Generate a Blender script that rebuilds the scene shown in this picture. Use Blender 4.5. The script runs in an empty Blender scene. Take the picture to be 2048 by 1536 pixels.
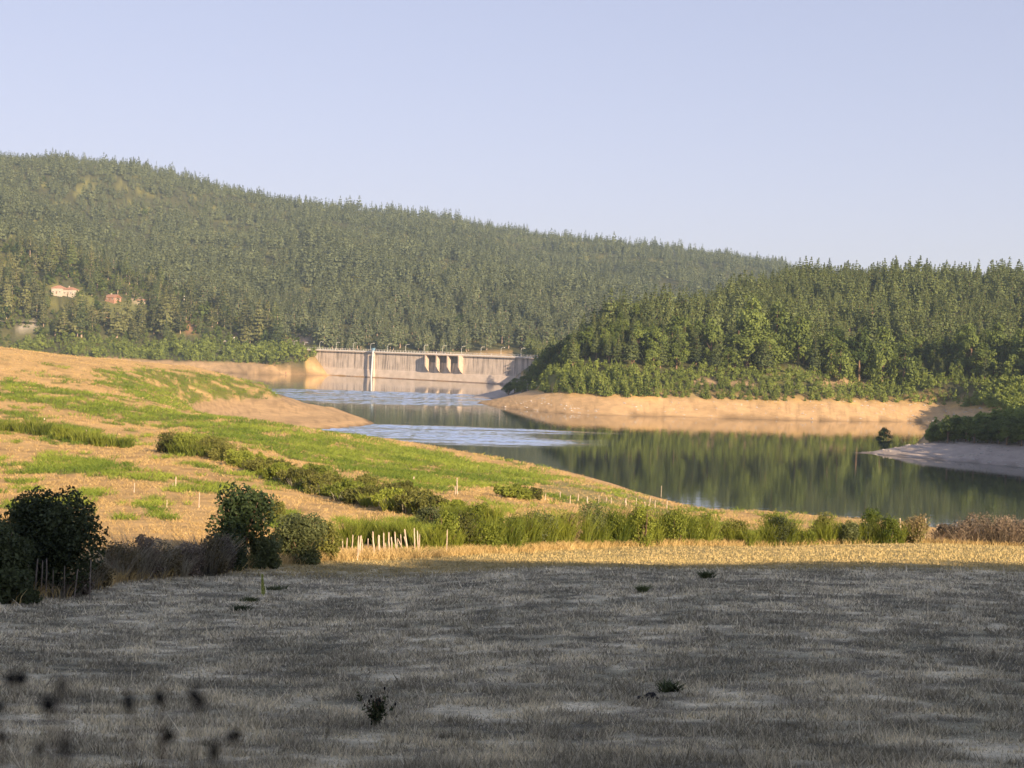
import bpy, math, random
import numpy as np
from mathutils import Vector, Matrix
R_ = math.radians
rng = np.random.default_rng(7)
random.seed(7)
C = bpy.context.scene.collection
S = bpy.context.scene

# ------------------------------------------------------------------ camera
F, CX, CY, YH, ROLL, CAMZ = 2900.0, 1024.0, 768.0, 690.0, 0.030, 24.0
PITCH = -math.atan((CY - YH) / F)
cam_d = bpy.data.cameras.new('camera'); cam = bpy.data.objects.new('camera', cam_d); C.objects.link(cam)
CAMM = Matrix.Rotation(math.pi / 2 + PITCH, 4, 'X') @ Matrix.Rotation(ROLL, 4, 'Z')
cam.matrix_world = Matrix.Translation((0, 0, CAMZ)) @ CAMM
cam_d.sensor_width = 36; cam_d.lens = 36 * F / 2048
cam_d.clip_start = 0.1; cam_d.clip_end = 20000
cam_d.dof.use_dof = True; cam_d.dof.focus_distance = 22; cam_d.dof.aperture_fstop = 8.5
S.camera = cam

# ------------------------------------------------------------------ light
SUN_AZ, SUN_EL = 31.0, 17.0           # azimuth measured from straight behind the camera towards the right
sx, sy = math.sin(R_(SUN_AZ)), -math.cos(R_(SUN_AZ))
sdir = Vector((sx * math.cos(R_(SUN_EL)), sy * math.cos(R_(SUN_EL)), math.sin(R_(SUN_EL))))
W = bpy.data.worlds.new('World'); S.world = W; W.use_nodes = True
wn = W.node_tree; wn.nodes.clear()
wo = wn.nodes.new('ShaderNodeOutputWorld'); wb = wn.nodes.new('ShaderNodeBackground'); ws = wn.nodes.new('ShaderNodeTexSky')
ws.sky_type = 'NISHITA'; ws.sun_disc = False; ws.sun_elevation = R_(SUN_EL); ws.sun_rotation = math.atan2(sx, sy)
ws.altitude = 900; ws.air_density = 1.0; ws.dust_density = 0.6; ws.ozone_density = 1.2
wb.inputs['Strength'].default_value = 0.13
wg = wn.nodes.new('ShaderNodeGamma'); wg.inputs[1].default_value = 0.42; wm = wn.nodes.new('ShaderNodeMix'); wm.data_type = 'RGBA'; wm.blend_type = 'MULTIPLY'
wm.inputs[0].default_value = 1.0; wm.inputs[7].default_value = (1.22, 1.115, 1.32, 1)
wn.links.new(ws.outputs[0], wg.inputs[0]); wn.links.new(wg.outputs[0], wm.inputs[6]); wn.links.new(wm.outputs[2], wb.inputs[0]); wn.links.new(wb.outputs[0], wo.inputs[0])
sl = bpy.data.lights.new('sun', 'SUN'); so = bpy.data.objects.new('sun', sl); C.objects.link(so)
sl.energy = 4.8; sl.angle = R_(0.53); sl.color = (1.0, 0.74, 0.48)
so.rotation_euler = sdir.to_track_quat('Z', 'Y').to_euler(); so.location = (40, -40, 80)
S.view_settings.view_transform = 'Standard'; S.view_settings.look = 'None'
S.view_settings.exposure = 1.25; S.view_settings.gamma = 1.0
S.cycles.use_adaptive_sampling = True; S.cycles.adaptive_threshold = 0.02
S.cycles.max_bounces = 6; S.cycles.diffuse_bounces = 3; S.cycles.glossy_bounces = 3
S.cycles.transmission_bounces = 4; S.cycles.volume_bounces = 1; S.cycles.transparent_max_bounces = 8
S.cycles.use_denoising = True

# ------------------------------------------------------------------ pixel <-> world helpers (used to survey the place)
M3 = np.array(CAMM.to_3x3())
def ray(u, v):
    u = np.asarray(u, float); v = np.asarray(v, float)
    d = np.stack([(u - CX) / F, -(v - CY) / F, -np.ones_like(u)], -1)
    return d @ M3.T
def at(u, v, D):
    r = ray(u, v); r = r / r[..., 1:2]
    return np.array([0, 0, CAMZ]) + r * np.asarray(D)[..., None]
def water_xy(u, v):
    r = ray(u, v); t = -CAMZ / r[..., 2]
    return (r * t[..., None])[..., :2]
def proj(P):
    q = (np.asarray(P) - np.array([0, 0, CAMZ])) @ M3
    w = np.maximum(-q[..., 2], 1e-3)
    return CX + F * q[..., 0] / w, CY - F * q[..., 1] / w

def hash2(i, j, s):
    h = (i * 374761393 + j * 668265263 + s * 974634777) & 0xffffffff
    h = ((h ^ (h >> 13)) * 1274126177) & 0xffffffff
    return ((h ^ (h >> 16)) & 0xffff) / 65535.0
def vnoise(x, y, s=0):
    xi = np.floor(x).astype(np.int64); yi = np.floor(y).astype(np.int64)
    fx = x - xi; fy = y - yi; fx = fx * fx * (3 - 2 * fx); fy = fy * fy * (3 - 2 * fy)
    a = hash2(xi, yi, s); b = hash2(xi + 1, yi, s); c = hash2(xi, yi + 1, s); d = hash2(xi + 1, yi + 1, s)
    return (a * (1 - fx) + b * fx) * (1 - fy) + (c * (1 - fx) + d * fx) * fy
def fbm(x, y, s=0, o=4):
    t = 0; a = 0.5; n = 0
    for k in range(o):
        t = t + a * vnoise(x * 2 ** k, y * 2 ** k, s + k * 17); n += a; a *= 0.55
    return t / n
def smooth(a, b, x):
    t = np.clip((x - a) / (b - a), 0, 1); return t * t * (3 - 2 * t)
def inpoly(px, py, poly):
    px = np.asarray(px); ins = np.zeros(px.shape, bool); n = len(poly)
    for i in range(n):
        x1, y1 = poly[i]; x2, y2 = poly[(i + 1) % n]
        if y1 == y2: continue
        c = ((y1 > py) != (y2 > py)) & (px < (x2 - x1) * (py - y1) / (y2 - y1) + x1)
        ins ^= c
    return ins
def segdist(px, py, poly, closed=True):
    d = np.full(np.shape(px), 1e9); n = len(poly)
    for i in range(n if closed else n - 1):
        x1, y1 = poly[i]; x2, y2 = poly[(i + 1) % n]
        dx, dy = x2 - x1, y2 - y1; L = dx * dx + dy * dy + 1e-9
        t = np.clip(((px - x1) * dx + (py - y1) * dy) / L, 0, 1)
        d = np.minimum(d, np.hypot(px - x1 - t * dx, py - y1 - t * dy))
    return d

# ------------------------------------------------------------------ lake outline
def wpts(l): return [tuple(p) for p in water_xy(*np.array(l, float).T)]
def upts(l): return [tuple(at(np.array(float(u)), np.array(768.0), np.array(float(D)))[:2]) for u, D in l]
near_shore = wpts([(1935, 1070), (1900, 1063), (1800, 1055), (1700, 1045), (1610, 1034), (1530, 1024), (1430, 1022), (1380, 1014),
    (1350, 1004), (1330, 998), (1280, 985), (1230, 968), (1180, 954), (1130, 942), (1080, 932), (1000, 917), (940, 906), (880, 894),
    (820, 884), (760, 876), (700, 868), (650, 862)])
spit_l = wpts([(640, 858), (672, 857), (700, 854), (730, 851), (752, 848), (735, 839), (700, 827), (664, 813)])
mound_back = upts([(636, 505), (600, 560), (560, 620), (480, 680), (300, 720), (0, 740)]) + [(-420, 760), (-560, 900), (-420, 985)]
far_bank = upts([(0, 985), (200, 985), (400, 980)]) + wpts([(500, 748.5), (600, 749.5), (661, 750.5)])
DAML = np.array(wpts([(661, 750.5)])[0]); DAMR = np.array(wpts([(998, 768)])[0])
head = wpts([(998, 768)]) + upts([(1016, 866), (1020, 800)]) + wpts([(1000, 779), (960, 789), (938, 795.5), (975, 797), (990, 800), (960, 803), (951, 806.5),
    (998, 815), (1150, 829), (1358, 833), (1614, 841), (1839, 843)])
spit_r = upts([(1858, 500), (1850, 440), (1835, 400), (1800, 376), (1745, 364)]) + wpts([(1697, 905), (1780, 911), (1850, 917), (1950, 926), (2048, 935)]) \
    + [(128, 312), (122, 285), (135, 250), (130, 215), (105, 190), (75, 178)]
LAKE = near_shore + spit_l + mound_back + far_bank + head + spit_r

# ------------------------------------------------------------------ land heights: surveyed points
ctrl = [  # u, v, distance
 # field
 (0,1536,9.0),(500,1536,9.3),(1024,1536,9.5),(1500,1536,9.6),(2048,1536,9.6),
 (0,1200,36),(180,1165,43),(450,1135,52),(640,1118,60),(850,1115,64),(1040,1103,72),(1200,1093,82),(1500,1092,92),(1850,1087,98),(2048,1095,98),
 (2048,1130,57),(1100,1135,50),(1500,1133,53),
 # meadow
 (0,1050,70),(0,1000,95),(0,950,122),(0,900,152),(0,850,200),(0,780,275),(0,740,330),(0,700,385),
 (300,1050,70),(300,1000,95),(300,950,120),(300,900,165),(300,850,230),(300,800,300),(300,760,385),(300,731,450),
 (500,1040,80),(500,1000,100),(500,950,132),(500,900,170),(500,870,215),(500,842,260),
 (150,900,160),(150,800,260),(150,714,430),(220,720,440),(400,748,450),(450,758,465),(550,771,480),(600,788,470),(636,803,455),
 (480,812,420),(560,815,425),(620,815,440),(700,836,425),(560,838,402),(400,815,390),
 (640,863,300),(640,900,200),(640,950,145),(640,1000,110),(640,1060,80),
 (800,1060,82),(800,1030,95),(800,1000,115),(800,950,160),(800,900,240),(800,888,300),
 (1000,1050,90),(1000,1000,125),(1000,960,180),(1000,930,250),
 (1100,1040,100),(1100,1000,140),(1100,960,200),(1200,1040,105),(1200,1000,165),(1300,1040,125),(1300,1010,185),
 (1400,1050,140),(1400,1034,180),(1600,1060,150),(1800,1070,160),(2048,1097,160),
 # far left bank and slope
 (100,705,1060),(0,700,1060),(300,700,1080),(450,702,1060),(560,705,1040),(620,704,1000),(640,722,975),(500,728,990),(300,722,1010),
 (0,660,1110),(0,560,1190),(0,472,1260),(100,510,1250),(260,560,1200),(200,640,1110),(400,617,1150),(400,670,1090),(560,684,1085),
 (200,500,1450),(200,425,1700),(0,420,1500),(0,374,1720),(0,322,1900),(100,329,1900),(200,340,1900),(300,360,1920),(400,384,1950),(500,400,1980),
 (400,540,1420),(400,460,1700),(600,410,2000),(600,640,1180),(600,540,1480),(600,460,1750),
 (800,425,2050),(800,694,1050),(800,640,1180),(800,540,1480),(800,470,1800),(1000,457,2150),(1000,703,1020),(1000,650,1180),(1000,560,1500),(1000,490,1850),
 (1200,491,2300),(1200,640,1280),(1200,570,1700),(1200,520,2000),(1300,505,2450),(1400,515,2600),(1400,570,1900),(1500,528,2800),(1580,552,2950),(1700,590,3000),(2048,640,3000),(1900,620,2200),
 # headland
 (951,803,596),(1000,791,575),(1150,796,545),(1358,801,540),(1600,806,546),(1800,810,552),(1020,765,640),
 (1060,762,575),(1130,737,588),(1200,666,625),(1200,745,572),(1300,640,690),(1300,742,572),(1400,745,575),(1400,690,632),(1450,612,765),
 (1600,742,580),(1600,682,650),(1600,622,740),(1600,578,825),(1800,572,850),(2048,574,850),(1850,762,580),(1850,702,640),(1850,632,730),
 (2048,760,560),(2048,702,620),(2048,640,720),
 (1950,897,340),(2048,882,348),(2000,852,400),(2048,822,470),(1900,862,385),(1850,862,385),
]
cp = [at(np.array(float(u)), np.array(float(v)), np.array(float(D))) for u, v, D in ctrl]
def uz(u, D, z):
    p = at(np.array(float(u)), np.array(768.0), np.array(float(D))); cp.append(np.array([p[0], p[1], z]))
for u in (-600, 0, 1024, 2048, 2600):
    uz(u, 2.0, 22.2); uz(u, 0.6, 22.35)
for a in [(0,560,13),(0,720,3),(300,600,8),(300,700,2),(550,570,2),(500,320,4),(480,365,2.5),(640,352,1.5),(1200,710,20),(1200,820,8),(1300,820,30),(1300,960,16),
          (1130,670,8),(1060,650,6),(1060,760,6),(1085,850,18),(1100,960,12),(1600,1100,55),(2048,1100,60),(1800,1500,55),(1450,900,42),
          (0,1450,113),(0,3500,120),(500,3500,110),(1000,3500,110),(1500,3600,100),(2048,3800,100),(0,5000,60),(1000,5000,60),(2048,5000,60),(800,985,8),(900,960,7),(740,1000,9),
          (-500,60,15),(-500,150,13),(-500,400,22),(-500,1100,30),(-500,1900,240),(-500,720,6),(2600,60,15),(2600,150,9),(2700,620,60),(2700,850,75),(2700,1100,70)]:
    uz(*a)
for p in [(128,290,9),(165,290,14),(145,340,11),(220,400,24),(155,235,7),(140,190,8),(125,205,5),(100,170,8)]: cp.append(np.array(p, float))
for (x, y) in near_shore[5:]: cp.append(np.array([x, y, 0.8]))
cp = np.array(cp)
def key(x, y):
    az = np.arctan2(x, y); r = np.hypot(x, y)
    return np.stack([np.clip(az, -0.75, 0.75) * 4.0, np.log(np.maximum(r, 0.5))], -1)
K = key(cp[:, 0], cp[:, 1])
def tps(d2): return 0.5 * d2 * np.log(d2 + 1e-9)
n = len(K); d2 = ((K[:, None] - K[None]) ** 2).sum(-1)
A = np.zeros((n + 3, n + 3)); A[:n, :n] = tps(d2) + np.eye(n) * 2e-4
A[:n, n] = 1; A[:n, n + 1:] = K; A[n:, :n] = A[:n, n:].T
# interpolate the sight slope (z-CAMZ)/distance: natural for ground seen over three orders of distance
rr = np.hypot(cp[:, 0], cp[:, 1])
wgt = np.linalg.solve(A, np.concatenate([(cp[:, 2] - CAMZ) / (rr ** 0.9), np.zeros(3)]))
def land(x, y):
    x = np.asarray(x, float); y = np.asarray(y, float); sh = x.shape; x = x.ravel(); y = y.ravel()
    out = np.empty(len(x))
    for a in range(0, len(x), 40000):
        k = key(x[a:a + 40000], y[a:a + 40000])
        dd = ((k[:, None] - K[None]) ** 2).sum(-1)
        out[a:a + 40000] = tps(dd) @ wgt[:n] + wgt[n] + k @ wgt[n + 1:]
    r = np.hypot(x, y)
    z = CAMZ + out * r ** 0.9
    az = np.abs(np.arctan2(x, y))
    back = 22.2 + 0.03 * np.minimum(r, 200)
    t = smooth(0.85, 1.5, az); z = z * (1 - t) + back * t
    z = z + smooth(950, 1500, r) * ((fbm(x / 230, y / 260, 5, 3) - 0.5) * 44 - 5) * smooth(0, 1, 1.0 + 0 * r)
    z = z + smooth(60, 200, r) * (fbm(x / 22, y / 22, 9, 3) - 0.5) * 0.9 + smooth(5, 30, r) * (fbm(x / 5, y / 5, 3, 3) - 0.5) * 0.12
    return z.reshape(sh)
def ground(x, y, want_sd=False):
    x = np.asarray(x, float); y = np.asarray(y, float)
    L = np.maximum(land(x, y), 0.35)
    d = segdist(x, y, LAKE); ins = inpoly(x, y, LAKE); sd = np.where(ins, -d, d)
    wob = (fbm(x / 9, y / 9, 31, 3) - 0.5) * 2.0 * np.clip(d / 6, 0, 1)
    r = np.hypot(x, y)
    slope = 0.22 + 0.10 * smooth(500, 560, r) * smooth(-10, 30, x) - 0.04 * smooth(-30, -60, x) * smooth(600, 500, r)
    slope = slope + 0.02 * (r < 300)
    nearl = smooth(34, 8, np.hypot(x - DAML[0] + 20, y - DAML[1] - 16)); nearr = smooth(60, 20, np.hypot(x - DAMR[0] - 26, y - DAMR[1] + 12))
    nearw = smooth(90, 12, np.hypot(x - DAML[0] + 20, y - DAML[1] - 16))
    slope = slope + 0.6 * np.maximum(nearw, nearr) * smooth(2, 10, sd)
    bank = slope * (sd + wob * 0.5) + 1.1 * np.maximum(sd - 24, 0)
    L = np.maximum(L, np.maximum(nearl, nearr) * 16.2)
    k = 1.2; h = np.clip(0.5 + 0.5 * (L - bank) / k, 0, 1)
    zz = L * (1 - h) + bank * h - k * h * (1 - h)
    z = np.where(sd > 0, np.maximum(zz, 0.06 * np.minimum(sd, 4)), -np.minimum(0.05 + 0.16 * d, 5))
    return (z, sd) if want_sd else z
DG = np.exp(np.linspace(math.log(7), math.log(3200), 520))
def hit(u, v):
    """Ground point the sight line through a pixel meets first."""
    r = ray(float(u), float(v)); r = r / r[1]
    P = np.array([0, 0, CAMZ])[None] + r[None] * DG[:, None]
    g = ground(P[:, 0], P[:, 1]); b = P[:, 2] < g
    if not b.any(): return P[-1]
    i = int(np.argmax(b)); i = max(i, 1)
    f0 = P[i - 1, 2] - g[i - 1]; f1 = P[i, 2] - g[i]; t = f0 / (f0 - f1 + 1e-9)
    p = P[i - 1] * (1 - t) + P[i] * t
    p[2] = float(ground(p[0], p[1])); return p

# ------------------------------------------------------------------ object helpers
def setp(o, label=None, cat=None, group=None, kind=None):
    if label: o['label'] = label
    if cat: o['category'] = cat
    if group: o['group'] = group
    if kind: o['kind'] = kind
    return o
def link(o, parent=None):
    C.objects.link(o)
    if parent is not None: o.parent = parent
    return o
def np_mesh(name, V, Fc, mat, tint=None, col=None, smooth_=False):
    V = np.ascontiguousarray(V, dtype=np.float32); Fc = np.ascontiguousarray(Fc, dtype=np.int32); k = Fc.shape[1]
    me = bpy.data.meshes.new(name)
    me.vertices.add(len(V)); me.vertices.foreach_set('co', V.ravel())
    me.loops.add(Fc.size); me.loops.foreach_set('vertex_index', Fc.ravel())
    me.polygons.add(len(Fc)); me.polygons.foreach_set('loop_start', np.arange(0, Fc.size, k, dtype=np.int32))
    try: me.polygons.foreach_set('loop_total', np.full(len(Fc), k, np.int32))
    except Exception: pass
    me.polygons.foreach_set('use_smooth', np.full(len(Fc), smooth_))
    if tint is not None:
        a = me.attributes.new('tint', 'FLOAT', 'POINT'); a.data.foreach_set('value', np.ascontiguousarray(tint, dtype=np.float32))
    if col is not None:
        a = me.attributes.new('col', 'FLOAT_COLOR', 'POINT')
        a.data.foreach_set('color', np.ascontiguousarray(np.concatenate([col, np.ones((len(col), 1))], 1), dtype=np.float32).ravel())
    me.materials.append(mat); me.update(calc_edges=True)
    return me
def mobj(name, me, parent=None): return link(bpy.data.objects.new(name, me), parent)
def empty(name, loc, rz=0.0, parent=None):
    o = bpy.data.objects.new(name, None); o.empty_display_size = 0.5; link(o, parent)
    o.location = tuple(float(c) for c in loc); o.rotation_euler = (0, 0, rz); return o
class MB:
    def __init__(s): s.v = []; s.f = []; s.k = 0
    def add(s, v, f):
        s.v += [tuple(map(float, p)) for p in v]; s.f += [tuple(i + s.k for i in q) for q in f]; s.k = len(s.v)
    def box(s, c, d, m=None):
        c = np.array(c, float); d = np.array(d, float) / 2
        v = [c + d * np.array(q) for q in [(-1,-1,-1),(1,-1,-1),(1,1,-1),(-1,1,-1),(-1,-1,1),(1,-1,1),(1,1,1),(-1,1,1)]]
        if m is not None: v = [m @ p for p in v]
        s.add(v, [(0,3,2,1),(4,5,6,7),(0,1,5,4),(1,2,6,5),(2,3,7,6),(3,0,4,7)])
    def tube(s, pts, rad, n=6, cap=True):
        pts = [np.array(p, float) for p in pts]; rings = []
        if np.isscalar(rad): rad = [rad] * len(pts)
        for i, p in enumerate(pts):
            t = pts[min(i + 1, len(pts) - 1)] - pts[max(i - 1, 0)]; t /= np.linalg.norm(t) + 1e-9
            a = np.cross(t, [0, 1, 0.01] if abs(t[1]) < 0.9 else [1, 0, 0]); a /= np.linalg.norm(a); b = np.cross(t, a)
            rings.append([p + rad[i] * (math.cos(2 * math.pi * j / n) * a + math.sin(2 * math.pi * j / n) * b) for j in range(n)])
        v = [q for r in rings for q in r]; f = []
        for i in range(len(pts) - 1):
            for j in range(n): f.append((i*n+j, i*n+(j+1)%n, (i+1)*n+(j+1)%n, (i+1)*n+j))
        if cap: f += [tuple(range(n))[::-1], tuple(range((len(pts)-1)*n, len(pts)*n))]
        s.add(v, f)
    def build(s, name, mat, parent=None, smooth_=False):
        me = bpy.data.meshes.new(name); me.from_pydata(s.v, [], s.f); me.materials.append(mat)
        if smooth_: me.polygons.foreach_set('use_smooth', [True] * len(me.polygons))
        me.update(); return mobj(name, me, parent)

# ------------------------------------------------------------------ materials
def newmat(name):
    m = bpy.data.materials.new(name); m.use_nodes = True; nt = m.node_tree; nt.nodes.clear()
    return m, nt, nt.nodes.new('ShaderNodeOutputMaterial')
def nd(nt, t, **kw):
    x = nt.nodes.new(t)
    for k, v in kw.items():
        if k.startswith('i_'):
            key_ = k[2:]; key_ = int(key_) if key_.isdigit() else key_.replace('_', ' ')
            x.inputs[key_].default_value = v
        else: setattr(x, k, v)
    return x
def mixc(nt, blend, fac, a, b):
    x = nt.nodes.new('ShaderNodeMix'); x.data_type = 'RGBA'; x.blend_type = blend
    for s_, v in ((0, fac), (6, a), (7, b)):
        if hasattr(v, 'is_linked') or hasattr(v, 'links'): nt.links.new(v, x.inputs[s_])
        else: x.inputs[s_].default_value = v if s_ == 0 else (*v, 1) if len(v) == 3 else v
    return x.outputs[2]
def leafmat(name, dark, lite, trans=0.25, rough=0.7):
    m, nt, out = newmat(name)
    at_ = nd(nt, 'ShaderNodeAttribute', attribute_name='tint'); oi = nd(nt, 'ShaderNodeObjectInfo')
    mm = nd(nt, 'ShaderNodeMath', operation='MULTIPLY_ADD'); mm.inputs[1].default_value = 0.70; nt.links.new(oi.outputs['Random'], mm.inputs[0]); 
    mu = nd(nt, 'ShaderNodeMath', operation='MULTIPLY_ADD'); mu.inputs[1].default_value = 0.75; mu.inputs[2].default_value = -0.18
    nt.links.new(at_.outputs['Fac'], mu.inputs[0]); nt.links.new(mu.outputs[0], mm.inputs[2])
    mm.use_clamp = True; c = mixc(nt, 'MIX', mm.outputs[0], dark, lite)
    d = nd(nt, 'ShaderNodeBsdfPrincipled', i_Roughness=rough); nt.links.new(c, d.inputs['Base Color']); d.inputs['Specular IOR Level'].default_value = 0.25
    t = nd(nt, 'ShaderNodeBsdfTranslucent'); nt.links.new(c, t.inputs[0])
    mx = nd(nt, 'ShaderNodeMixShader'); mx.inputs[0].default_value = trans
    nt.links.new(d.outputs[0], mx.inputs[1]); nt.links.new(t.outputs[0], mx.inputs[2]); nt.links.new(mx.outputs[0], out.inputs[0])
    return m
def plain(name, c1, c2=None, scale=3.0, rough=0.8, stretch=(1, 1, 1), bump=0.0, metal=0.0, detail=4):
    m, nt, out = newmat(name)
    tc = nd(nt, 'ShaderNodeTexCoord'); mp = nd(nt, 'ShaderNodeMapping'); mp.inputs['Scale'].default_value = stretch
    nz = nd(nt, 'ShaderNodeTexNoise', i_Scale=scale, i_Detail=detail); nt.links.new(tc.outputs['Object'], mp.inputs[0]); nt.links.new(mp.outputs[0], nz.inputs[0])
    cr = nd(nt, 'ShaderNodeValToRGB'); cr.color_ramp.elements[0].position = 0.35; cr.color_ramp.elements[1].position = 0.65
    c2 = c2 or tuple(x * 0.75 for x in c1)
    cr.color_ramp.elements[0].color = (*c2, 1); cr.color_ramp.elements[1].color = (*c1, 1); nt.links.new(nz.outputs['Fac'], cr.inputs[0])
    p = nd(nt, 'ShaderNodeBsdfPrincipled', i_Roughness=rough, i_Metallic=metal); nt.links.new(cr.outputs[0], p.inputs['Base Color'])
    if bump:
        b = nd(nt, 'ShaderNodeBump', i_Strength=bump, i_Distance=0.05); nt.links.new(nz.outputs['Fac'], b.inputs['Height']); nt.links.new(b.outputs[0], p.inputs['Normal'])
    nt.links.new(p.outputs[0], out.inputs[0]); return m
M = {}
M['pine'] = leafmat('pine_needles', (0.022, 0.040, 0.017), (0.135, 0.172, 0.058), 0.14)
M['pinefar'] = leafmat('pine_needles_far', (0.034, 0.052, 0.028), (0.130, 0.158, 0.080), 0.12)
M['olive'] = leafmat('olive_pine_needles', (0.050, 0.064, 0.026), (0.215, 0.225, 0.085), 0.14)
M['broad'] = leafmat('broad_leaves', (0.035, 0.064, 0.014), (0.18, 0.235, 0.055), 0.25)
M['shrub'] = leafmat('shrub_leaves', (0.045, 0.078, 0.016), (0.23, 0.29, 0.065), 0.25)
M['bracken'] = leafmat('bracken_fronds', (0.085, 0.155, 0.02), (0.36, 0.43, 0.065), 0.3)
M['broom'] = leafmat('broom_stems', (0.055, 0.09, 0.012), (0.24, 0.28, 0.04), 0.25)
M['hedge'] = leafmat('hedge_leaves', (0.026, 0.040, 0.016), (0.16, 0.19, 0.075), 0.2)
M['sapling'] = leafmat('sapling_leaves', (0.020, 0.040, 0.016), (0.11, 0.16, 0.055), 0.25)
M['dead'] = leafmat('dead_stems', (0.11, 0.10, 0.07), (0.50, 0.46, 0.34), 0.1)
M['scrub'] = leafmat('scrub_leaves', (0.035, 0.045, 0.012), (0.20, 0.21, 0.05), 0.2)
M['broomleaf'] = leafmat('broom_leaves', (0.05, 0.085, 0.012), (0.27, 0.32, 0.05), 0.25)
M['deadleaf'] = leafmat('browning_leaves', (0.08, 0.07, 0.03), (0.30, 0.24, 0.12), 0.2)
M['twig'] = leafmat('brown_twigs', (0.055, 0.048, 0.036), (0.27, 0.215, 0.155), 0.1)
M['lit_grass'] = leafmat('lit_grass', (0.34, 0.29, 0.13), (0.78, 0.60, 0.30), 0.2)  # sunlit-coloured copy of the field grass, for the unshaded strip
M['straw'] = leafmat('straw', (0.36, 0.25, 0.10), (0.72, 0.55, 0.25), 0.25)
M['field'] = leafmat('field_grass', (0.06, 0.058, 0.038), (0.95, 0.85, 0.62), 0.2)
M['bark'] = plain('bark', (0.30, 0.20, 0.13), (0.12, 0.085, 0.06), 2.0, 0.9, (3, 3, 0.6), 0.3)
M['palebark'] = plain('pale_bark', (0.55, 0.42, 0.32), (0.30, 0.22, 0.16), 2.0, 0.9, (3, 3, 0.6), 0.2)
M['stake'] = plain('weathered_wood', (0.60, 0.50, 0.40), (0.36, 0.28, 0.21), 3.0, 0.85, (8, 8, 1.2), 0.4)
M['oldwood'] = plain('old_grey_wood', (0.34, 0.29, 0.24), (0.18, 0.15, 0.12), 3.0, 0.9, (8, 8, 1.2), 0.4)
M['metal'] = plain('painted_metal', (0.62, 0.64, 0.60), (0.50, 0.52, 0.48), 4.0, 0.45)
M['darkm'] = plain('dark_opening', (0.16, 0.15, 0.15), (0.10, 0.10, 0.105), 2.0, 0.7)
M['blue'] = plain('blue_paint', (0.18, 0.34, 0.48), (0.14, 0.27, 0.40), 2.0, 0.5)
M['rail'] = plain('rail_paint', (0.50, 0.50, 0.46), (0.38, 0.37, 0.34), 2.0, 0.6)
M['rooftile'] = plain('roof_tiles', (0.42, 0.22, 0.14), (0.30, 0.16, 0.10), 3.0, 0.85, (1, 1, 6))
M['rooftile2'] = plain('weathered_roof_tiles', (0.46, 0.26, 0.17), (0.34, 0.18, 0.12), 2.0, 0.85, (1, 1, 6))
M['plaster'] = plain('plaster', (0.52, 0.46, 0.38), (0.42, 0.37, 0.31), 1.0, 0.9)
M['white'] = plain('white_paint', (0.78, 0.76, 0.72), (0.66, 0.64, 0.60), 2.0, 0.6)
M['brickred'] = plain('red_brick', (0.40, 0.22, 0.15), (0.30, 0.17, 0.11), 4.0, 0.9)
M['glass'] = plain('window_glass', (0.06, 0.07, 0.08), (0.04, 0.045, 0.05), 1.0, 0.15)
M['skin'] = plain('skin', (0.50, 0.30, 0.21), None, 3.0, 0.6)
M['stone'] = plain('stone', (0.50, 0.47, 0.42), (0.32, 0.29, 0.26), 2.5, 0.9, bump=0.5)
M['clod'] = plain('dark_soil', (0.022, 0.019, 0.016), (0.010, 0.009, 0.008), 20.0, 0.95, bump=0.6)
M['road'] = plain('road_surface', (0.40, 0.35, 0.29), (0.32, 0.28, 0.23), 0.3, 0.95)

def concrete():
    m, nt, out = newmat('dam_concrete')
    tc = nd(nt, 'ShaderNodeTexCoord'); sp = nd(nt, 'ShaderNodeSeparateXYZ'); nt.links.new(tc.outputs['Object'], sp.inputs[0])
    def noise(scale, st, det=5):
        mp = nd(nt, 'ShaderNodeMapping'); mp.inputs['Scale'].default_value = st; nt.links.new(tc.outputs['Object'], mp.inputs[0])
        n_ = nd(nt, 'ShaderNodeTexNoise', i_Scale=scale, i_Detail=det); nt.links.new(mp.outputs[0], n_.inputs[0]); return n_.outputs['Fac']
    def ramp(src, a, b, ca, cb):
        r = nd(nt, 'ShaderNodeValToRGB'); r.color_ramp.elements[0].position = a; r.color_ramp.elements[1].position = b
        r.color_ramp.elements[0].color = (*ca, 1); r.color_ramp.elements[1].color = (*cb, 1); nt.links.new(src, r.inputs[0]); return r.outputs[0]
    base = ramp(noise(0.25, (1, 1, 1)), 0.3, 0.7, (0.47, 0.40, 0.33), (0.62, 0.53, 0.45))
    st = ramp(noise(1.0, (0.9, 0.9, 0.035), 3), 0.36, 0.50, (0.46, 0.46, 0.47), (1, 1, 1))
    st2 = ramp(noise(1.0, (2.6, 2.6, 0.05), 2), 0.30, 0.46, (0.6, 0.6, 0.62), (1, 1, 1))
    up = nd(nt, 'ShaderNodeMapRange'); up.inputs[1].default_value = 4.6; up.inputs[2].default_value = 6.6; nt.links.new(sp.outputs[2], up.inputs[0])
    c = mixc(nt, 'MULTIPLY', up.outputs[0], base, st); c = mixc(nt, 'MULTIPLY', up.outputs[0], c, st2)
    # darker wet line just over the water
    lo = nd(nt, 'ShaderNodeMapRange'); lo.inputs[1].default_value = 0.55; lo.inputs[2].default_value = 0.35; nt.links.new(sp.outputs[2], lo.inputs[0])
    c = mixc(nt, 'MULTIPLY', lo.outputs[0], c, (0.4, 0.34, 0.3))
    p = nd(nt, 'ShaderNodeBsdfPrincipled', i_Roughness=0.9); nt.links.new(c, p.inputs['Base Color']); nt.links.new(p.outputs[0], out.inputs[0])
    return m
M['dam'] = concrete()
M['towerm'] = plain('tower_paint', (0.50, 0.54, 0.58), (0.40, 0.43, 0.46), 2.0, 0.6)
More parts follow.
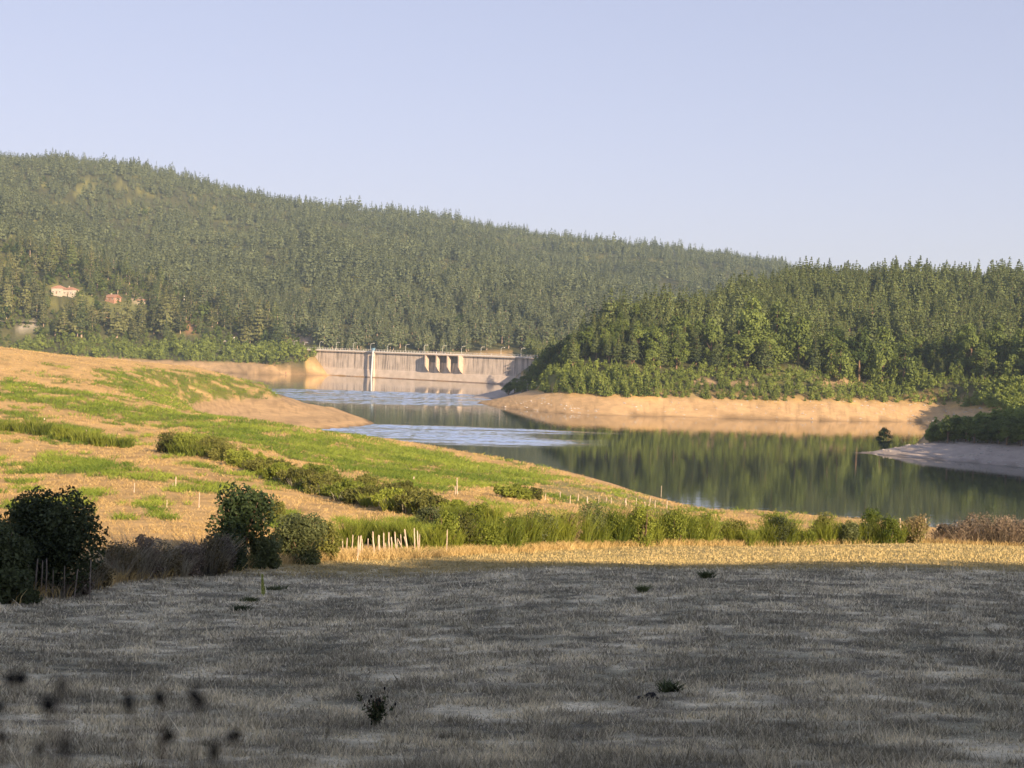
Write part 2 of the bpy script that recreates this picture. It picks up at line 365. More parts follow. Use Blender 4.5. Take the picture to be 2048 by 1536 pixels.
M['deck'] = plain('deck_concrete', (0.50, 0.42, 0.34), (0.40, 0.33, 0.27), 0.6, 0.9)

def terrain_mat():
    m, nt, out = newmat('earth_and_grass')
    a = nd(nt, 'ShaderNodeAttribute', attribute_name='col'); tc = nd(nt, 'ShaderNodeTexCoord')
    def n_(sc, det=6, rough=0.65):
        q = nd(nt, 'ShaderNodeTexNoise', i_Scale=sc, i_Detail=det, i_Roughness=rough); nt.links.new(tc.outputs['Object'], q.inputs[0]); return q.outputs['Fac']
    def ramp(src, p0, p1, c0, c1):
        r = nd(nt, 'ShaderNodeValToRGB'); r.color_ramp.elements[0].position = p0; r.color_ramp.elements[1].position = p1
        r.color_ramp.elements[0].color = (*c0, 1); r.color_ramp.elements[1].color = (*c1, 1); nt.links.new(src, r.inputs[0]); return r.outputs[0]
    c = mixc(nt, 'MULTIPLY', 1.0, a.outputs['Color'], ramp(n_(0.35), 0.3, 0.7, (0.8, 0.8, 0.8), (1.12, 1.1, 1.08)))
    c = mixc(nt, 'MULTIPLY', 1.0, c, ramp(n_(6.0), 0.3, 0.7, (0.75, 0.77, 0.75), (1.15, 1.13, 1.1)))
    b = nd(nt, 'ShaderNodeBump', i_Strength=0.5, i_Distance=0.12); nt.links.new(n_(9.0, 8), b.inputs['Height'])
    b2 = nd(nt, 'ShaderNodeBump', i_Strength=0.4, i_Distance=0.8); nt.links.new(n_(0.6, 6), b2.inputs['Height']); nt.links.new(b.outputs[0], b2.inputs['Normal'])
    p = nd(nt, 'ShaderNodeBsdfPrincipled', i_Roughness=0.95); p.inputs['Specular IOR Level'].default_value = 0.1
    nt.links.new(c, p.inputs['Base Color']); nt.links.new(b2.outputs[0], p.inputs['Normal']); nt.links.new(p.outputs[0], out.inputs[0])
    return m
M['terrain'] = terrain_mat()

# ------------------------------------------------------------------ ground cover zones (plan masks surveyed from the picture)
GREEN = [
 [(190,742),(300,738),(420,750),(520,765),(600,785),(645,803),(560,809),(450,813),(380,816),(300,803),(230,778)],
 [(0,755),(150,783),(340,820),(420,830),(640,868),(800,893),(900,915),(960,930),(1060,945),(1120,958),(1060,976),(950,980),(860,985),(760,965),(660,935),(560,908),(440,878),(330,855),(150,825),(0,795)],
 [(0,825),(100,835),(240,865),(268,893),(150,885),(0,862)],
 [(0,915),(100,905),(240,925),(330,950),(450,965),(460,985),(330,985),(220,960),(100,945),(0,950)],
 [(150,985),(200,975),(215,1010),(190,1022),(155,1015)],[(300,1000),(345,995),(370,1030),(330,1040),(300,1025)],
 [(560,1020),(640,1040),(700,1035),(760,1050),(820,1040),(900,1035),(1000,1050),(1060,1070),(1000,1100),(850,1100),(700,1080),(560,1060)],
]
OLIVE = [(1040,985),(1150,958),(1250,983),(1340,1007),(1400,1030),(1300,1040),(1150,1010)]
FIELD = [tuple(p[:2]) for p in (at(np.array([-500., 0, 180, 450, 640, 850, 1040, 1200, 1500, 1850, 2048, 2700]), np.full(12, 768.), np.array([34., 36, 43, 52, 60, 64, 72, 82, 92, 98, 98, 98])))]
FIELD = FIELD + [(60, -60), (-60, -60)]
def zones(x, y, z, sd):
    r = np.hypot(x, y); u, v = proj(np.stack([x, y, z], -1))
    ju = u + (fbm(x / 6, y / 6, 41, 4) - 0.5) * 120; jv = v + (fbm(x / 6, y / 6, 57, 4) - 0.5) * 26
    g = np.zeros(x.shape)
    front = (y > 5)
    for p in GREEN: g = np.maximum(g, inpoly(ju, jv, p) & front)
    patch = fbm(x / 5.0, y / 5.0, 77, 4)
    patch2 = fbm(x / 2.0, y / 2.6, 79, 3) * .5 + patch * .5
    g = g * smooth(0.40, 0.50, patch2) + 0.9 * (1 - g) * smooth(0.60, 0.66, patch2) * (r > 60) * smooth(430, 300, r)
    ol = (inpoly(ju, jv, OLIVE) & front).astype(float)
    fld = inpoly(x, y, FIELD).astype(float)
    return g, ol, fld, u, v
def colour(x, y, z, sd):
    g, ol, fld, u, v = zones(x, y, z, sd); r = np.hypot(x, y)
    n1 = fbm(x / 14, y / 14, 11, 4)[:, None]; n2 = fbm(x / 2.2, y / 2.2, 13, 4)[:, None]
    c = np.array([0.63, 0.425, 0.185]) * (0.8 + 0.45 * n1)                                 # dry meadow
    c = c * (1 - 0.25 * smooth(0.5, 0.7, n2)) 
    c = c * (1 - g[:, None]) + np.array([0.19, 0.20, 0.045]) * (0.7 + 0.6 * n2) * g[:, None]
    c = c * (1 - 0.8 * ol[:, None]) + np.array([0.26, 0.25, 0.11]) * 0.8 * ol[:, None]
    # mown field: straw and worn grey-green patches, elongated along the mowing
    p = fbm(x / 1.3 + 5, y / 1.5, 23, 5)[:, None]
    cf = np.array([0.20, 0.19, 0.14]) * (1 - smooth(0.42, 0.62, p)) + np.array([0.56, 0.49, 0.38]) * smooth(0.42, 0.62, p)
    p2 = fbm(x / .5, y / .5, 27, 4)[:, None]
    cf = np.array([0.25, 0.235, 0.165]) * (1 - smooth(0.36, 0.68, p)) + np.array([0.58, 0.525, 0.385]) * smooth(0.36, 0.68, p)
    cf = cf * (0.5 + 1.0 * smooth(.3, .7, p2))
    sunlit_t = smooth(44, 62, y)[:, None]
    cf = cf * (1 - sunlit_t) + np.array([0.42, 0.34, 0.15]) * (0.85 + 0.3 * n2) * sunlit_t  # ground past the shade edge painted a sunlit yellow
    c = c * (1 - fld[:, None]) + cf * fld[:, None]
    # drawdown bank
    top = 5.6 + (fbm(x / 12, y / 12, 19, 3) - 0.5) * 1.2
    top = np.where((r < 340) & (x > -60) & (x < 85), 1.3, top)
    b = (smooth(top + 0.35, top - 0.25, z) * (sd < 75) * (r > 150))[:, None]
    strata = fbm(z * 2.2, x / 60, 61, 3)[:, None]
    ring = fbm(z * 9.0 + fbm(x / 8, y / 8, 63, 2) * 1.5, x / 90, 65, 2)[:, None]
    cb = np.array([0.58, 0.40, 0.215]) * (0.80 + 0.38 * strata) * (1 - .22 * smooth(.60, .74, ring)) * (0.9 + 0.2 * n1)
    grey = (smooth(70, 84, x) * (y < 385) + smooth(600, 625, y) * (x > -40) * (x < 40))[:, None]
    cb = cb * (1 - grey) + np.array([0.46, 0.40, 0.36]) * (0.85 + 0.3 * n2) * grey
    c = c * (1 - b) + cb * b
    wet = smooth(0.35, 0.12, z)[:, None]; c = c * (1 - 0.45 * wet)
    # forest floor
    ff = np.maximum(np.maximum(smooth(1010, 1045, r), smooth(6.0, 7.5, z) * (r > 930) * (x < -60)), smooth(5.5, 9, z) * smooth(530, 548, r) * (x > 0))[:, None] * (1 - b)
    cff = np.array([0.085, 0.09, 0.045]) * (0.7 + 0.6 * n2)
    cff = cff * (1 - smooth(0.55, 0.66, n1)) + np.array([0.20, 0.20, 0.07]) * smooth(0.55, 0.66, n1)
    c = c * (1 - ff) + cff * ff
    for (pu, pv, ru, rv, cc) in [(190,630,9,16,(0.46,0.25,0.15)),(176,642,8,8,(0.46,0.25,0.15)),(210,634,10,7,(0.46,0.27,0.16)),(380,656,13,9,(0.48,0.27,0.16)),(322,668,8,5,(0.55,0.38,0.22)),
        (590,680,32,10,(0.46,0.33,0.24)),(490,672,22,7,(0.46,0.31,0.2)),(245,622,70,17,(0.15,0.16,0.06)),(170,600,20,22,(0.20,0.22,0.07)),(40,668,45,8,(0.15,0.15,0.07)),(36,652,45,6,(0.42,0.38,0.30)),
        (1410,765,26,8,(0.46,0.33,0.19)),(1490,768,30,8,(0.46,0.33,0.19)),(1690,765,60,9,(0.46,0.34,0.19)),(1540,755,22,7,(0.40,0.33,0.17)),(280,600,30,5,(0.5,0.42,0.32))]:
        q = (smooth(1.25, 0.75, np.hypot((u - pu) / ru, (v - pv) / rv) + (n2[:, 0] - 0.5) * 0.6) * (r > 530))[:, None]
        c = c * (1 - q) + np.array(cc) * (0.85 + 0.3 * n2) * q
    return np.clip(c, 0.005, 0.9)

# ------------------------------------------------------------------ terrain sheet
az_in = np.linspace(R_(-21.5), R_(21.5), 620)
az_out = np.concatenate([np.linspace(R_(21.5), R_(338.5), 120)[1:-1]])
azs = np.concatenate([az_in, az_out]); rad = np.exp(np.linspace(math.log(0.4), math.log(4400), 660))
AZ, RR = np.meshgrid(azs, rad, indexing='ij'); X = (np.sin(AZ) * RR).ravel(); Y = (np.cos(AZ) * RR).ravel()
Z, SD = ground(X, Y, True)
na, nr = AZ.shape
ii, jj = np.meshgrid(np.arange(na), np.arange(nr - 1), indexing='ij'); i2 = (ii + 1) % na
Fc = np.stack([ii * nr + jj, i2 * nr + jj, i2 * nr + jj + 1, ii * nr + jj + 1], -1).reshape(-1, 4)[:, ::-1]
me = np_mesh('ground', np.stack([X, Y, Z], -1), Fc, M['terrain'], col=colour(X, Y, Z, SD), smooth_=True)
t_ = mobj('ground', me); setp(t_, kind='structure')

# ------------------------------------------------------------------ water
def water_mat():
    m, nt, out = newmat('lake_water')
    tc = nd(nt, 'ShaderNodeTexCoord'); rp = nd(nt, 'ShaderNodeAttribute', attribute_name='tint')
    def n_(st, sc, det, rough=0.55):
        mp = nd(nt, 'ShaderNodeMapping'); mp.inputs['Scale'].default_value = st; nt.links.new(tc.outputs['Object'], mp.inputs[0])
        q = nd(nt, 'ShaderNodeTexNoise', i_Scale=sc, i_Detail=det, i_Roughness=rough); nt.links.new(mp.outputs[0], q.inputs[0]); return q.outputs['Fac']
    calm = nd(nt, 'ShaderNodeBump', i_Strength=0.35, i_Distance=0.03); nt.links.new(n_((0.35, 1.0, 1), 0.6, 3), calm.inputs['Height'])
    b = nd(nt, 'ShaderNodeBump', i_Distance=0.03); nt.links.new(n_((1, 1, 1), 1.1, 4, 0.6), b.inputs['Height']); nt.links.new(rp.outputs['Fac'], b.inputs['Strength'])
    nt.links.new(calm.outputs[0], b.inputs['Normal'])
    p = nd(nt, 'ShaderNodeBsdfPrincipled', i_Roughness=0.02); p.inputs['IOR'].default_value = 1.8
    wc = mixc(nt, 'MIX', rp.outputs['Fac'], (0.022, 0.032, 0.026), (0.80, 0.88, 1.0)); nt.links.new(wc, p.inputs['Base Color'])  # ripple bands: pale blue near-metal colour stands in for bright reflected sky
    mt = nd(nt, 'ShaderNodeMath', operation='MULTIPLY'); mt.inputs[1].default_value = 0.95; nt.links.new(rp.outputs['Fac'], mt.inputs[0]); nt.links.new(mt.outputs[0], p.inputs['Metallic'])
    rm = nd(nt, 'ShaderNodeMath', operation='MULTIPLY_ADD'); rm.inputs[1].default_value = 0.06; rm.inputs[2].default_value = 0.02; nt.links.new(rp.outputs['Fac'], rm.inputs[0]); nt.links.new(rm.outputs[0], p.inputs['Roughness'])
    im = nd(nt, 'ShaderNodeMath', operation='MULTIPLY_ADD'); im.inputs[1].default_value = 0.5; im.inputs[2].default_value = 1.75; nt.links.new(rp.outputs['Fac'], im.inputs[0]); nt.links.new(im.outputs[0], p.inputs['IOR'])
    nt.links.new(b.outputs[0], p.inputs['Normal']); nt.links.new(p.outputs[0], out.inputs[0]); return m
gx = np.concatenate([np.linspace(-620, -205, 60)[:-1], np.arange(-205, 22, .42), np.linspace(22, 260, 60)])
gy = np.concatenate([np.linspace(165, 332, 80)[:-1], np.arange(332, 440, .28), np.linspace(440, 540, 50)[:-1], np.arange(540, 712, .36), np.linspace(712, 1010, 160)])
GX, GY = np.meshgrid(gx, gy, indexing='ij'); wx, wy = GX.ravel(), GY.ravel()
nz_ = (fbm(wx / 60, wy / 14, 91, 5) - 0.5) * 3
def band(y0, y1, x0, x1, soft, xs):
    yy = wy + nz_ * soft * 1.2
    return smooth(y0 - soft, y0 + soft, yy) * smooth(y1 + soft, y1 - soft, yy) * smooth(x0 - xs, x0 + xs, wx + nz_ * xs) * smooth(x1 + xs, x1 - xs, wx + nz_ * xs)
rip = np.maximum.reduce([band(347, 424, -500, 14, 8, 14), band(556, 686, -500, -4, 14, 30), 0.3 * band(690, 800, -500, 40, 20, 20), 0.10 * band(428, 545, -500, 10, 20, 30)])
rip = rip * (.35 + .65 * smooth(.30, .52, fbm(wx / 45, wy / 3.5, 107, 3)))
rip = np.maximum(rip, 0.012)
fine_ = ((wy > 332) & (wy < 440) | (wy > 540) & (wy < 712)) & (wx > -205) & (wx < 22)
hz_ = (fbm(wx / 3.0, wy / 1.15, 93, 2) - .5) * .26 * np.where(fine_, smooth(.15, .9, rip), 0)
nx_, ny_ = GX.shape
ii, jj = np.meshgrid(np.arange(nx_ - 1), np.arange(ny_ - 1), indexing='ij')
Fc = np.stack([ii * ny_ + jj, (ii + 1) * ny_ + jj, (ii + 1) * ny_ + jj + 1, ii * ny_ + jj + 1], -1).reshape(-1, 4)
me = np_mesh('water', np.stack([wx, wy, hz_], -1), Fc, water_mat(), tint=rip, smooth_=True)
setp(mobj('water', me), kind='structure')

# ------------------------------------------------------------------ leaf geometry
def quads(c, size, rg, aspect=1.0, up=0.0, out=None, loose=.75):
    """Leaf-sized quads with random facing about the points c."""
    n_ = len(c); size = np.broadcast_to(size, (n_,))[:, None]
    a = rg.normal(size=(n_, 3)); a[:, 2] *= (1 - up); a /= np.linalg.norm(a, axis=1, keepdims=True)
    if out is not None:
        nn = out / (np.linalg.norm(out, axis=1, keepdims=True) + 1e-9) + rg.normal(size=(n_, 3)) * loose
        nn /= np.linalg.norm(nn, axis=1, keepdims=True) + 1e-9
        a -= (a * nn).sum(1, keepdims=True) * nn; a /= np.linalg.norm(a, axis=1, keepdims=True) + 1e-9
        b = np.cross(nn, a); a = a * size * 0.5 * aspect; b = b * size * 0.5
        V = np.stack([c - a - b * 0.6, c + a * 0.2 - b, c + a + b * 0.6, c - a * 0.2 + b], 1).reshape(-1, 3)
        return V, np.arange(len(V)).reshape(-1, 4)
    b = rg.normal(size=(n_, 3)); b -= (b * a).sum(1, keepdims=True) * a; b /= np.linalg.norm(b, axis=1, keepdims=True) + 1e-9
    a = a * size * 0.5 * aspect; b = b * size * 0.5
    V = np.stack([c - a - b * 0.6, c + a * 0.2 - b, c + a + b * 0.6, c - a * 0.2 + b], 1).reshape(-1, 3)
    return V, np.arange(len(V)).reshape(-1, 4)
def pine_pts(h, R, lv, nb, nc, nq, rg, bare=0.28, flat=0.4, shape=0.85):
    cs, ts = [], []
    for k in range(lv):
        t = (k + rg.uniform(-.2, .2)) / (lv - 1); t = min(max(t, 0), 1)
        z = h * (bare + (1 - bare) * t); rr_ = R * (1.02 - t) ** shape * (0.75 + 0.35 * min(1, t * 4 + .3)) * rg.uniform(.82, 1.15)
        nbk = max(2, int(round(nb * (1 - 0.55 * t)))); a0 = rg.uniform(0, 6.28)
        for j in range(nbk):
            a = a0 + 6.283 * j / nbk + rg.uniform(-.3, .3); rl = rr_ * rg.uniform(.65, 1.15)
            for q in range(nc):
                f = (q + 1) / nc * rg.uniform(.85, 1.05); s_ = (0.16 * R) * (1.1 - t) + 0.14 * rl
                cc = np.array([math.cos(a) * rl * f, math.sin(a) * rl * f, z + 0.10 * rl * f])
                p = cc + rg.normal(size=(nq, 3)) * np.array([s_, s_, s_ * flat])
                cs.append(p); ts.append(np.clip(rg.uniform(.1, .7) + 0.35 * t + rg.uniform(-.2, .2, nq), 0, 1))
    tip = np.array([0, 0, h]) - np.abs(rg.normal(size=(nq * 2, 3))) * np.array([0, 0, .06 * h]) + rg.normal(size=(nq * 2, 3)) * .05 * R
    cs.append(tip); ts.append(np.full(nq * 2, .8))
    return np.concatenate(cs), np.concatenate(ts)
def broad_pts(h, R, nl, nq, rg, bare=0.15):
    cs, ts = [], []
    for k in range(nl):
        t = rg.uniform(0, 1) ** .8; z = h * (bare + (0.92 - bare) * t); rr_ = R * math.sqrt(max(0.05, 1 - (2 * t - 0.75) ** 2 * .75)) * rg.uniform(.35, .85)
        a = rg.uniform(0, 6.28); s_ = R * rg.uniform(.22, .42); d = rg.normal(size=(nq, 3)); d /= np.linalg.norm(d, axis=1, keepdims=True)
        p = np.array([math.cos(a) * rr_, math.sin(a) * rr_, z]) + d * s_ * rg.uniform(.55, 1.05, (nq, 1)) * np.array([1, 1, .85])
        cs.append(p); ts.append(np.clip(rg.uniform(.1, .8) + rg.uniform(-.15, .25, nq), 0, 1))
    return np.concatenate(cs), np.concatenate(ts)
def template(kind, lod, i):
    rg = np.random.default_rng(1000 * (kind == 'pine') + 2000 * (kind == 'broad') + 3000 * (kind == 'cone') + 10 * lod + i + 5)
    if kind == 'pine':
        H, R = 15.0, rg.uniform(2.0, 3.3)
        L = {0: (17, 7, 2, 14, .46), 1: (12, 6, 1, 8, .82), 2: (8, 5, 1, 4, 1.35)}[lod]
        p, t = pine_pts(H, R, L[0], L[1], L[2], L[3], rg, bare=rg.uniform(.06, .28), shape=rg.uniform(.75, 1.25), flat=.35)
        V, Q = quads(p, L[4] * (1.25 - .7 * p[:, 2] / H) * rg.uniform(.7, 1.3, len(p)), rg, 1.25, up=.35, out=p * np.array([1, 1, 0]) + np.array([0, 0, .9]), loose=.55)
    elif kind == 'cone':
        H, R = 4.0, rg.uniform(.9, 1.4); L = {0: (9, 6, 1, 9, .34), 1: (6, 5, 1, 4, .55), 2: (4, 4, 1, 3, .9)}[lod]
        p, t = pine_pts(H, R, L[0], L[1], L[2], L[3], rg, bare=.05, shape=.8, flat=.6)
        V, Q = quads(p, L[4] * (1.2 - .6 * p[:, 2] / H) * rg.uniform(.7, 1.3, len(p)), rg, 1.4, out=p * np.array([1, 1, 0]) + np.array([0, 0, .5]), loose=.6)
    else:
        H, R = 10.0, rg.uniform(3.2, 4.3); L = {0: (30, 90, .42), 1: (14, 16, 1.0), 2: (8, 7, 1.7)}[lod]
        p, t = broad_pts(H, R, L[0], L[1], rg)
        V, Q = quads(p, L[2] * rg.uniform(.7, 1.3, len(p)), rg, 1.1, out=p - np.array([0, 0, H * .45]), loose=.55)
    return V, Q, np.repeat(t, 4), H, R
TPL = {(k, l): [template(k, l, i) for i in range(6)] for k in ('pine', 'broad', 'cone') for l in (0, 1, 2)}
def scatter(kind, lod, P, scale, tintoff=None, zs=None):
    """One merged cloud of trees at points P (n,3)."""
    Vs, Qs, Ts = [], [], []; k0 = 0; idx = rng.integers(0, 6, len(P))
    for vi in range(6):
        s_ = np.where(idx == vi)[0]
        if not len(s_): continue
        V, Q, T, H, R = TPL[(kind, lod)][vi]
        a = rng.uniform(0, 6.283, len(s_)); c, s = np.cos(a)[:, None], np.sin(a)[:, None]
        sc = scale[s_][:, None]; w = sc * rng.uniform(.85, 1.2, len(s_))[:, None]
        x = (V[None, :, 0] * c - V[None, :, 1] * s) * w + P[s_, 0][:, None]; y = (V[None, :, 0] * s + V[None, :, 1] * c) * w + P[s_, 1][:, None]
        z = V[None, :, 2] * sc + P[s_, 2][:, None]
        VV = np.stack([x, y, z], -1).reshape(-1, 3); QQ = (Q[None] + (np.arange(len(s_)) * len(V))[:, None, None]).reshape(-1, 4) + k0
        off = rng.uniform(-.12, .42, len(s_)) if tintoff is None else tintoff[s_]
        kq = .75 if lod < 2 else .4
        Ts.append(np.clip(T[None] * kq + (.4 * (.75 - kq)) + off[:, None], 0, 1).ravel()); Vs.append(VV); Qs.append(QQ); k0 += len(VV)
    return np.concatenate(Vs), np.concatenate(Qs), np.concatenate(Ts)
def trunks(P, h, r):
    V, Q = [], []; n_ = len(P); a = np.arange(4) * math.pi / 2
    for k, (f, w) in enumerate(((-.03, 1.0), (0.9, .25))):
        V.append(P[:, None, :] + np.stack([np.cos(a) * 1.0, np.sin(a), 0 * a], -1)[None] * (r[:, None, None] * w) + np.array([0, 0, 1.])[None, None] * (h * f)[:, None, None])
    V = np.concatenate(V, 1).reshape(-1, 3); b = np.arange(n_)[:, None, None] * 8
    q = np.array([[j, (j + 1) % 4, 4 + (j + 1) % 4, 4 + j] for j in range(4)])
    return V, (q[None] + b).reshape(-1, 4)
def rand_pts(x0, x1, y0, y1, s):
    n_ = int((x1 - x0) * (y1 - y0) / s / s); return rng.uniform(x0, x1, n_), rng.uniform(y0, y1, n_)
def grid_pts(x0, x1, y0, y1, s):
    gx, gy = np.meshgrid(np.arange(x0, x1, s), np.arange(y0, y1, s), indexing='ij')
    return gx.ravel() + rng.uniform(-.42, .42, gx.size) * s, gy.ravel() + rng.uniform(-.42, .42, gx.size) * s

# ------------------------------------------------------------------ forest on the far hills (uncountable)
def inview(P, h, mu=230, mv=60):
    u, v = proj(P + np.array([0, 0, 1.]) * np.asarray(h).reshape(-1, 1)); return (u > -mu) & (u < 2048 + mu) & (v > -mv) & (P[:, 1] > 1)
x1, y1 = rand_pts(-560, 560, 1030, 1500, 7.0); x2, y2 = rand_pts(-760, 760, 1500, 2150, 9.0); x3, y3 = rand_pts(-950, 1150, 2150, 3050, 12.5)
x = np.concatenate([x1, x2, x3]); y = np.concatenate([y1, y2, y3]); k = np.abs(x) < .45 * y; x, y = x[k], y[k]
z, sd = ground(x, y, True); P = np.stack([x, y, z], -1); u, v = proj(P); r = np.hypot(x, y)
keep = (sd > 26) & inview(P, 14)
# visibility: drop trees wholly behind nearer ground
def visible(P, h):
    azp = np.arctan2(P[:, 0], P[:, 1]); el = (P[:, 2] + h - CAMZ) / np.hypot(P[:, 0], P[:, 1])
    out_ = np.abs(azp) > R_(21.4)
    ai = np.clip(((azp - az_in[0]) / (az_in[1] - az_in[0])).astype(int), 0, len(az_in) - 1)
    G = (Z.reshape(na, nr)[:620] - CAMZ) / rad[None]; G = np.maximum.accumulate(G, 1)
    ri = np.clip(np.searchsorted(rad, np.hypot(P[:, 0], P[:, 1]) * 0.985) - 1, 0, nr - 1)
    return (el > G[ai, ri]) | out_
keep &= visible(P, 14)
# the dam itself and the ground clearings
DX = (DAMR - DAML) / np.linalg.norm(DAMR - DAML); DN = np.array([DX[1], -DX[0]]); 
if DN[1] > 0: DN = -DN
def damcoord(x, y): return (x - DAML[0]) * DX[0] + (y - DAML[1]) * DX[1], (x - DAML[0]) * DN[0] + (y - DAML[1]) * DN[1]
da, dn = damcoord(x, y); keep &= ~((da > -22) & (da < 215) & (dn > -22))
CLEAR = [(228,632,32,24),(128,612,36,18),(380,682,16,16),(36,672,40,14),(225,607,34,17),(125,583,38,14),(170,612,20,20),(250,632,60,12),(190,634,10,12),(382,662,15,9),(450,682,40,8),(600,690,45,12),(36,650,46,9),(320,672,9,5),(280,606,28,7),(368,603,8,10)]
for (pu, pv, ru, rv) in CLEAR: keep &= ~((np.hypot((u - pu) / ru, (v - pv) / rv) < 1) & (r < 1350))
edge = np.interp(u, [0, 100, 200, 260, 330, 400, 480, 560, 2048], [445, 480, 510, 532, 562, 592, 622, 655, 700]) + 25
near_l = (v > edge) & (r < 1320) & (u < 640)
low_l = near_l & (z < 17)                                     # shrub belt over the bank
dens = rng.uniform(0, 1, len(x)); keep &= ~((near_l & (dens < .36)) | (~near_l & (r < 1500) & (dens < .2)))
isb = near_l & (rng.uniform(0, 1, len(x)) < .28) | (rng.uniform(0, 1, len(x)) < .03)
sel_ind = np.where(keep & near_l & ~low_l & ~isb)[0]; sel_ind = rng.permutation(sel_ind)[:75]
ind_mask = np.zeros(len(x), bool); ind_mask[sel_ind] = True
hs = (.42 + .85 * rng.beta(2, 2.2, len(x))) * np.where(near_l, 1.38, np.interp(r, [1100, 1330, 1700, 2100], [1.25, 1.15, 1.0, .92]))
hs = hs * (.72 + .62 * smooth(.3, .7, fbm(x / 38, y / 38, 97, 3)))
keep &= ~(fbm(x / 26, y / 26, 101, 3) < .31)
fm = keep & ~low_l & ~isb & ~ind_mask
nearf = fm & (r < 1330)
parts = []
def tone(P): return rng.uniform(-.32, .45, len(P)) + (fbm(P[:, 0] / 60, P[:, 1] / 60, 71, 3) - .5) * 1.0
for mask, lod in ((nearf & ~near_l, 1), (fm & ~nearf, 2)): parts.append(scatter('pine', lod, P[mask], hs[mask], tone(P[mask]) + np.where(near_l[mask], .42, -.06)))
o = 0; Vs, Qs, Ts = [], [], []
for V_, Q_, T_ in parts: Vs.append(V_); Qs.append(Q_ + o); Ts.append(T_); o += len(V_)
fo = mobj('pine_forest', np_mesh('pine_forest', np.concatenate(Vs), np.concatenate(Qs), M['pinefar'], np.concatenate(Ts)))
setp(fo, 'dense pine forest covering the far hills behind the dam', 'forest', kind='stuff')
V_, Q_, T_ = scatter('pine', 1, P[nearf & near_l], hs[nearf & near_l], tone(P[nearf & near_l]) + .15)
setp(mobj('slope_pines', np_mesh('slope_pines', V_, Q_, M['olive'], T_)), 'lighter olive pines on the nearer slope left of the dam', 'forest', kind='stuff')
V_, Q_ = trunks(P[nearf], hs[nearf] * 11, np.full(nearf.sum(), .32))
tb = mobj('forest_trunks', np_mesh('forest_trunks', V_, Q_, M['palebark']), fo); tb['kind'] = 'stuff'
bm_ = keep & isb & ~low_l
V_, Q_, T_ = scatter('broad', 1, P[bm_], hs[bm_] * rng.uniform(.6, 1.0, bm_.sum()))
setp(mobj('deciduous_woods', np_mesh('deciduous_woods', V_, Q_, M['broad'], T_)), 'pale green deciduous woodland mixed into the pines of the far left slope', 'woodland', kind='stuff')
xu, yu = grid_pts(-440, -60, 1030, 1270, 5.2); zu, su = ground(xu, yu, True); Pu = np.stack([xu, yu, zu], -1); uu, vu = proj(Pu)
ku = (zu > 15) & inview(Pu, 3) & (vu > np.interp(uu, [0, 100, 200, 260, 330, 400, 480, 560, 600, 2048], [455, 490, 520, 542, 572, 602, 632, 665, 690, 700])) & (uu < 600) & (rng.uniform(0, 1, len(xu)) < .8)
for (pu, pv, ru, rv) in CLEAR[:9]: ku &= ~(np.hypot((uu - pu) / ru, (vu - pv) / rv) < .9)
Pu = Pu[ku]; V_, Q_, T_ = scatter('broad', 1, Pu, rng.uniform(.2, .62, len(Pu)))
setp(mobj('slope_undergrowth', np_mesh('slope_undergrowth', V_, Q_, M['broad'], T_)), 'low bushes between the thin pines around the hillside houses', 'undergrowth', kind='stuff')
# shrub belt over the far bank
xs, ys = grid_pts(-420, -60, 945, 1120, 3.4); zs_, sds = ground(xs, ys, True); Ps = np.stack([xs, ys, zs_], -1); us, vs = proj(Ps)
da, dn = damcoord(xs, ys)
ks = (zs_ > np.where(us > 590, 4.6, 6.0)) & (zs_ < 17.5) & (sds > 8) & inview(Ps, 3) & ~((da > -14) & (dn < 14)) & (us < 662)
for (pu, pv, ru, rv) in CLEAR: ks &= ~(np.hypot((us - pu) / ru, (vs - pv) / rv) < 1)
Ps = Ps[ks]; big = rng.uniform(0, 1, len(Ps)) < .35
pt_ = fbm(Ps[:, 0] / 14, Ps[:, 1] / 14, 83, 3); sz_ = .45 + 1.3 * smooth(.3, .7, pt_); to_ = rng.uniform(-.3, .3, len(Ps)) + (pt_ - .5) * 1.4 + .1
a_ = scatter('cone', 1, Ps[~big], rng.uniform(.45, 1.1, (~big).sum()) * sz_[~big], to_[~big]); b_ = scatter('broad', 1, Ps[big], rng.uniform(.22, .6, big.sum()) * sz_[big], to_[big])
setp(mobj('far_bank_shrubbery', np_mesh('far_bank_shrubbery', np.concatenate([a_[0], b_[0]]), np.concatenate([a_[1], b_[1] + len(a_[0])]), M['shrub'], np.concatenate([a_[2], b_[2]]))),
     'belt of young trees and shrubs over the far orange bank left of the dam', 'shrubbery', kind='stuff')

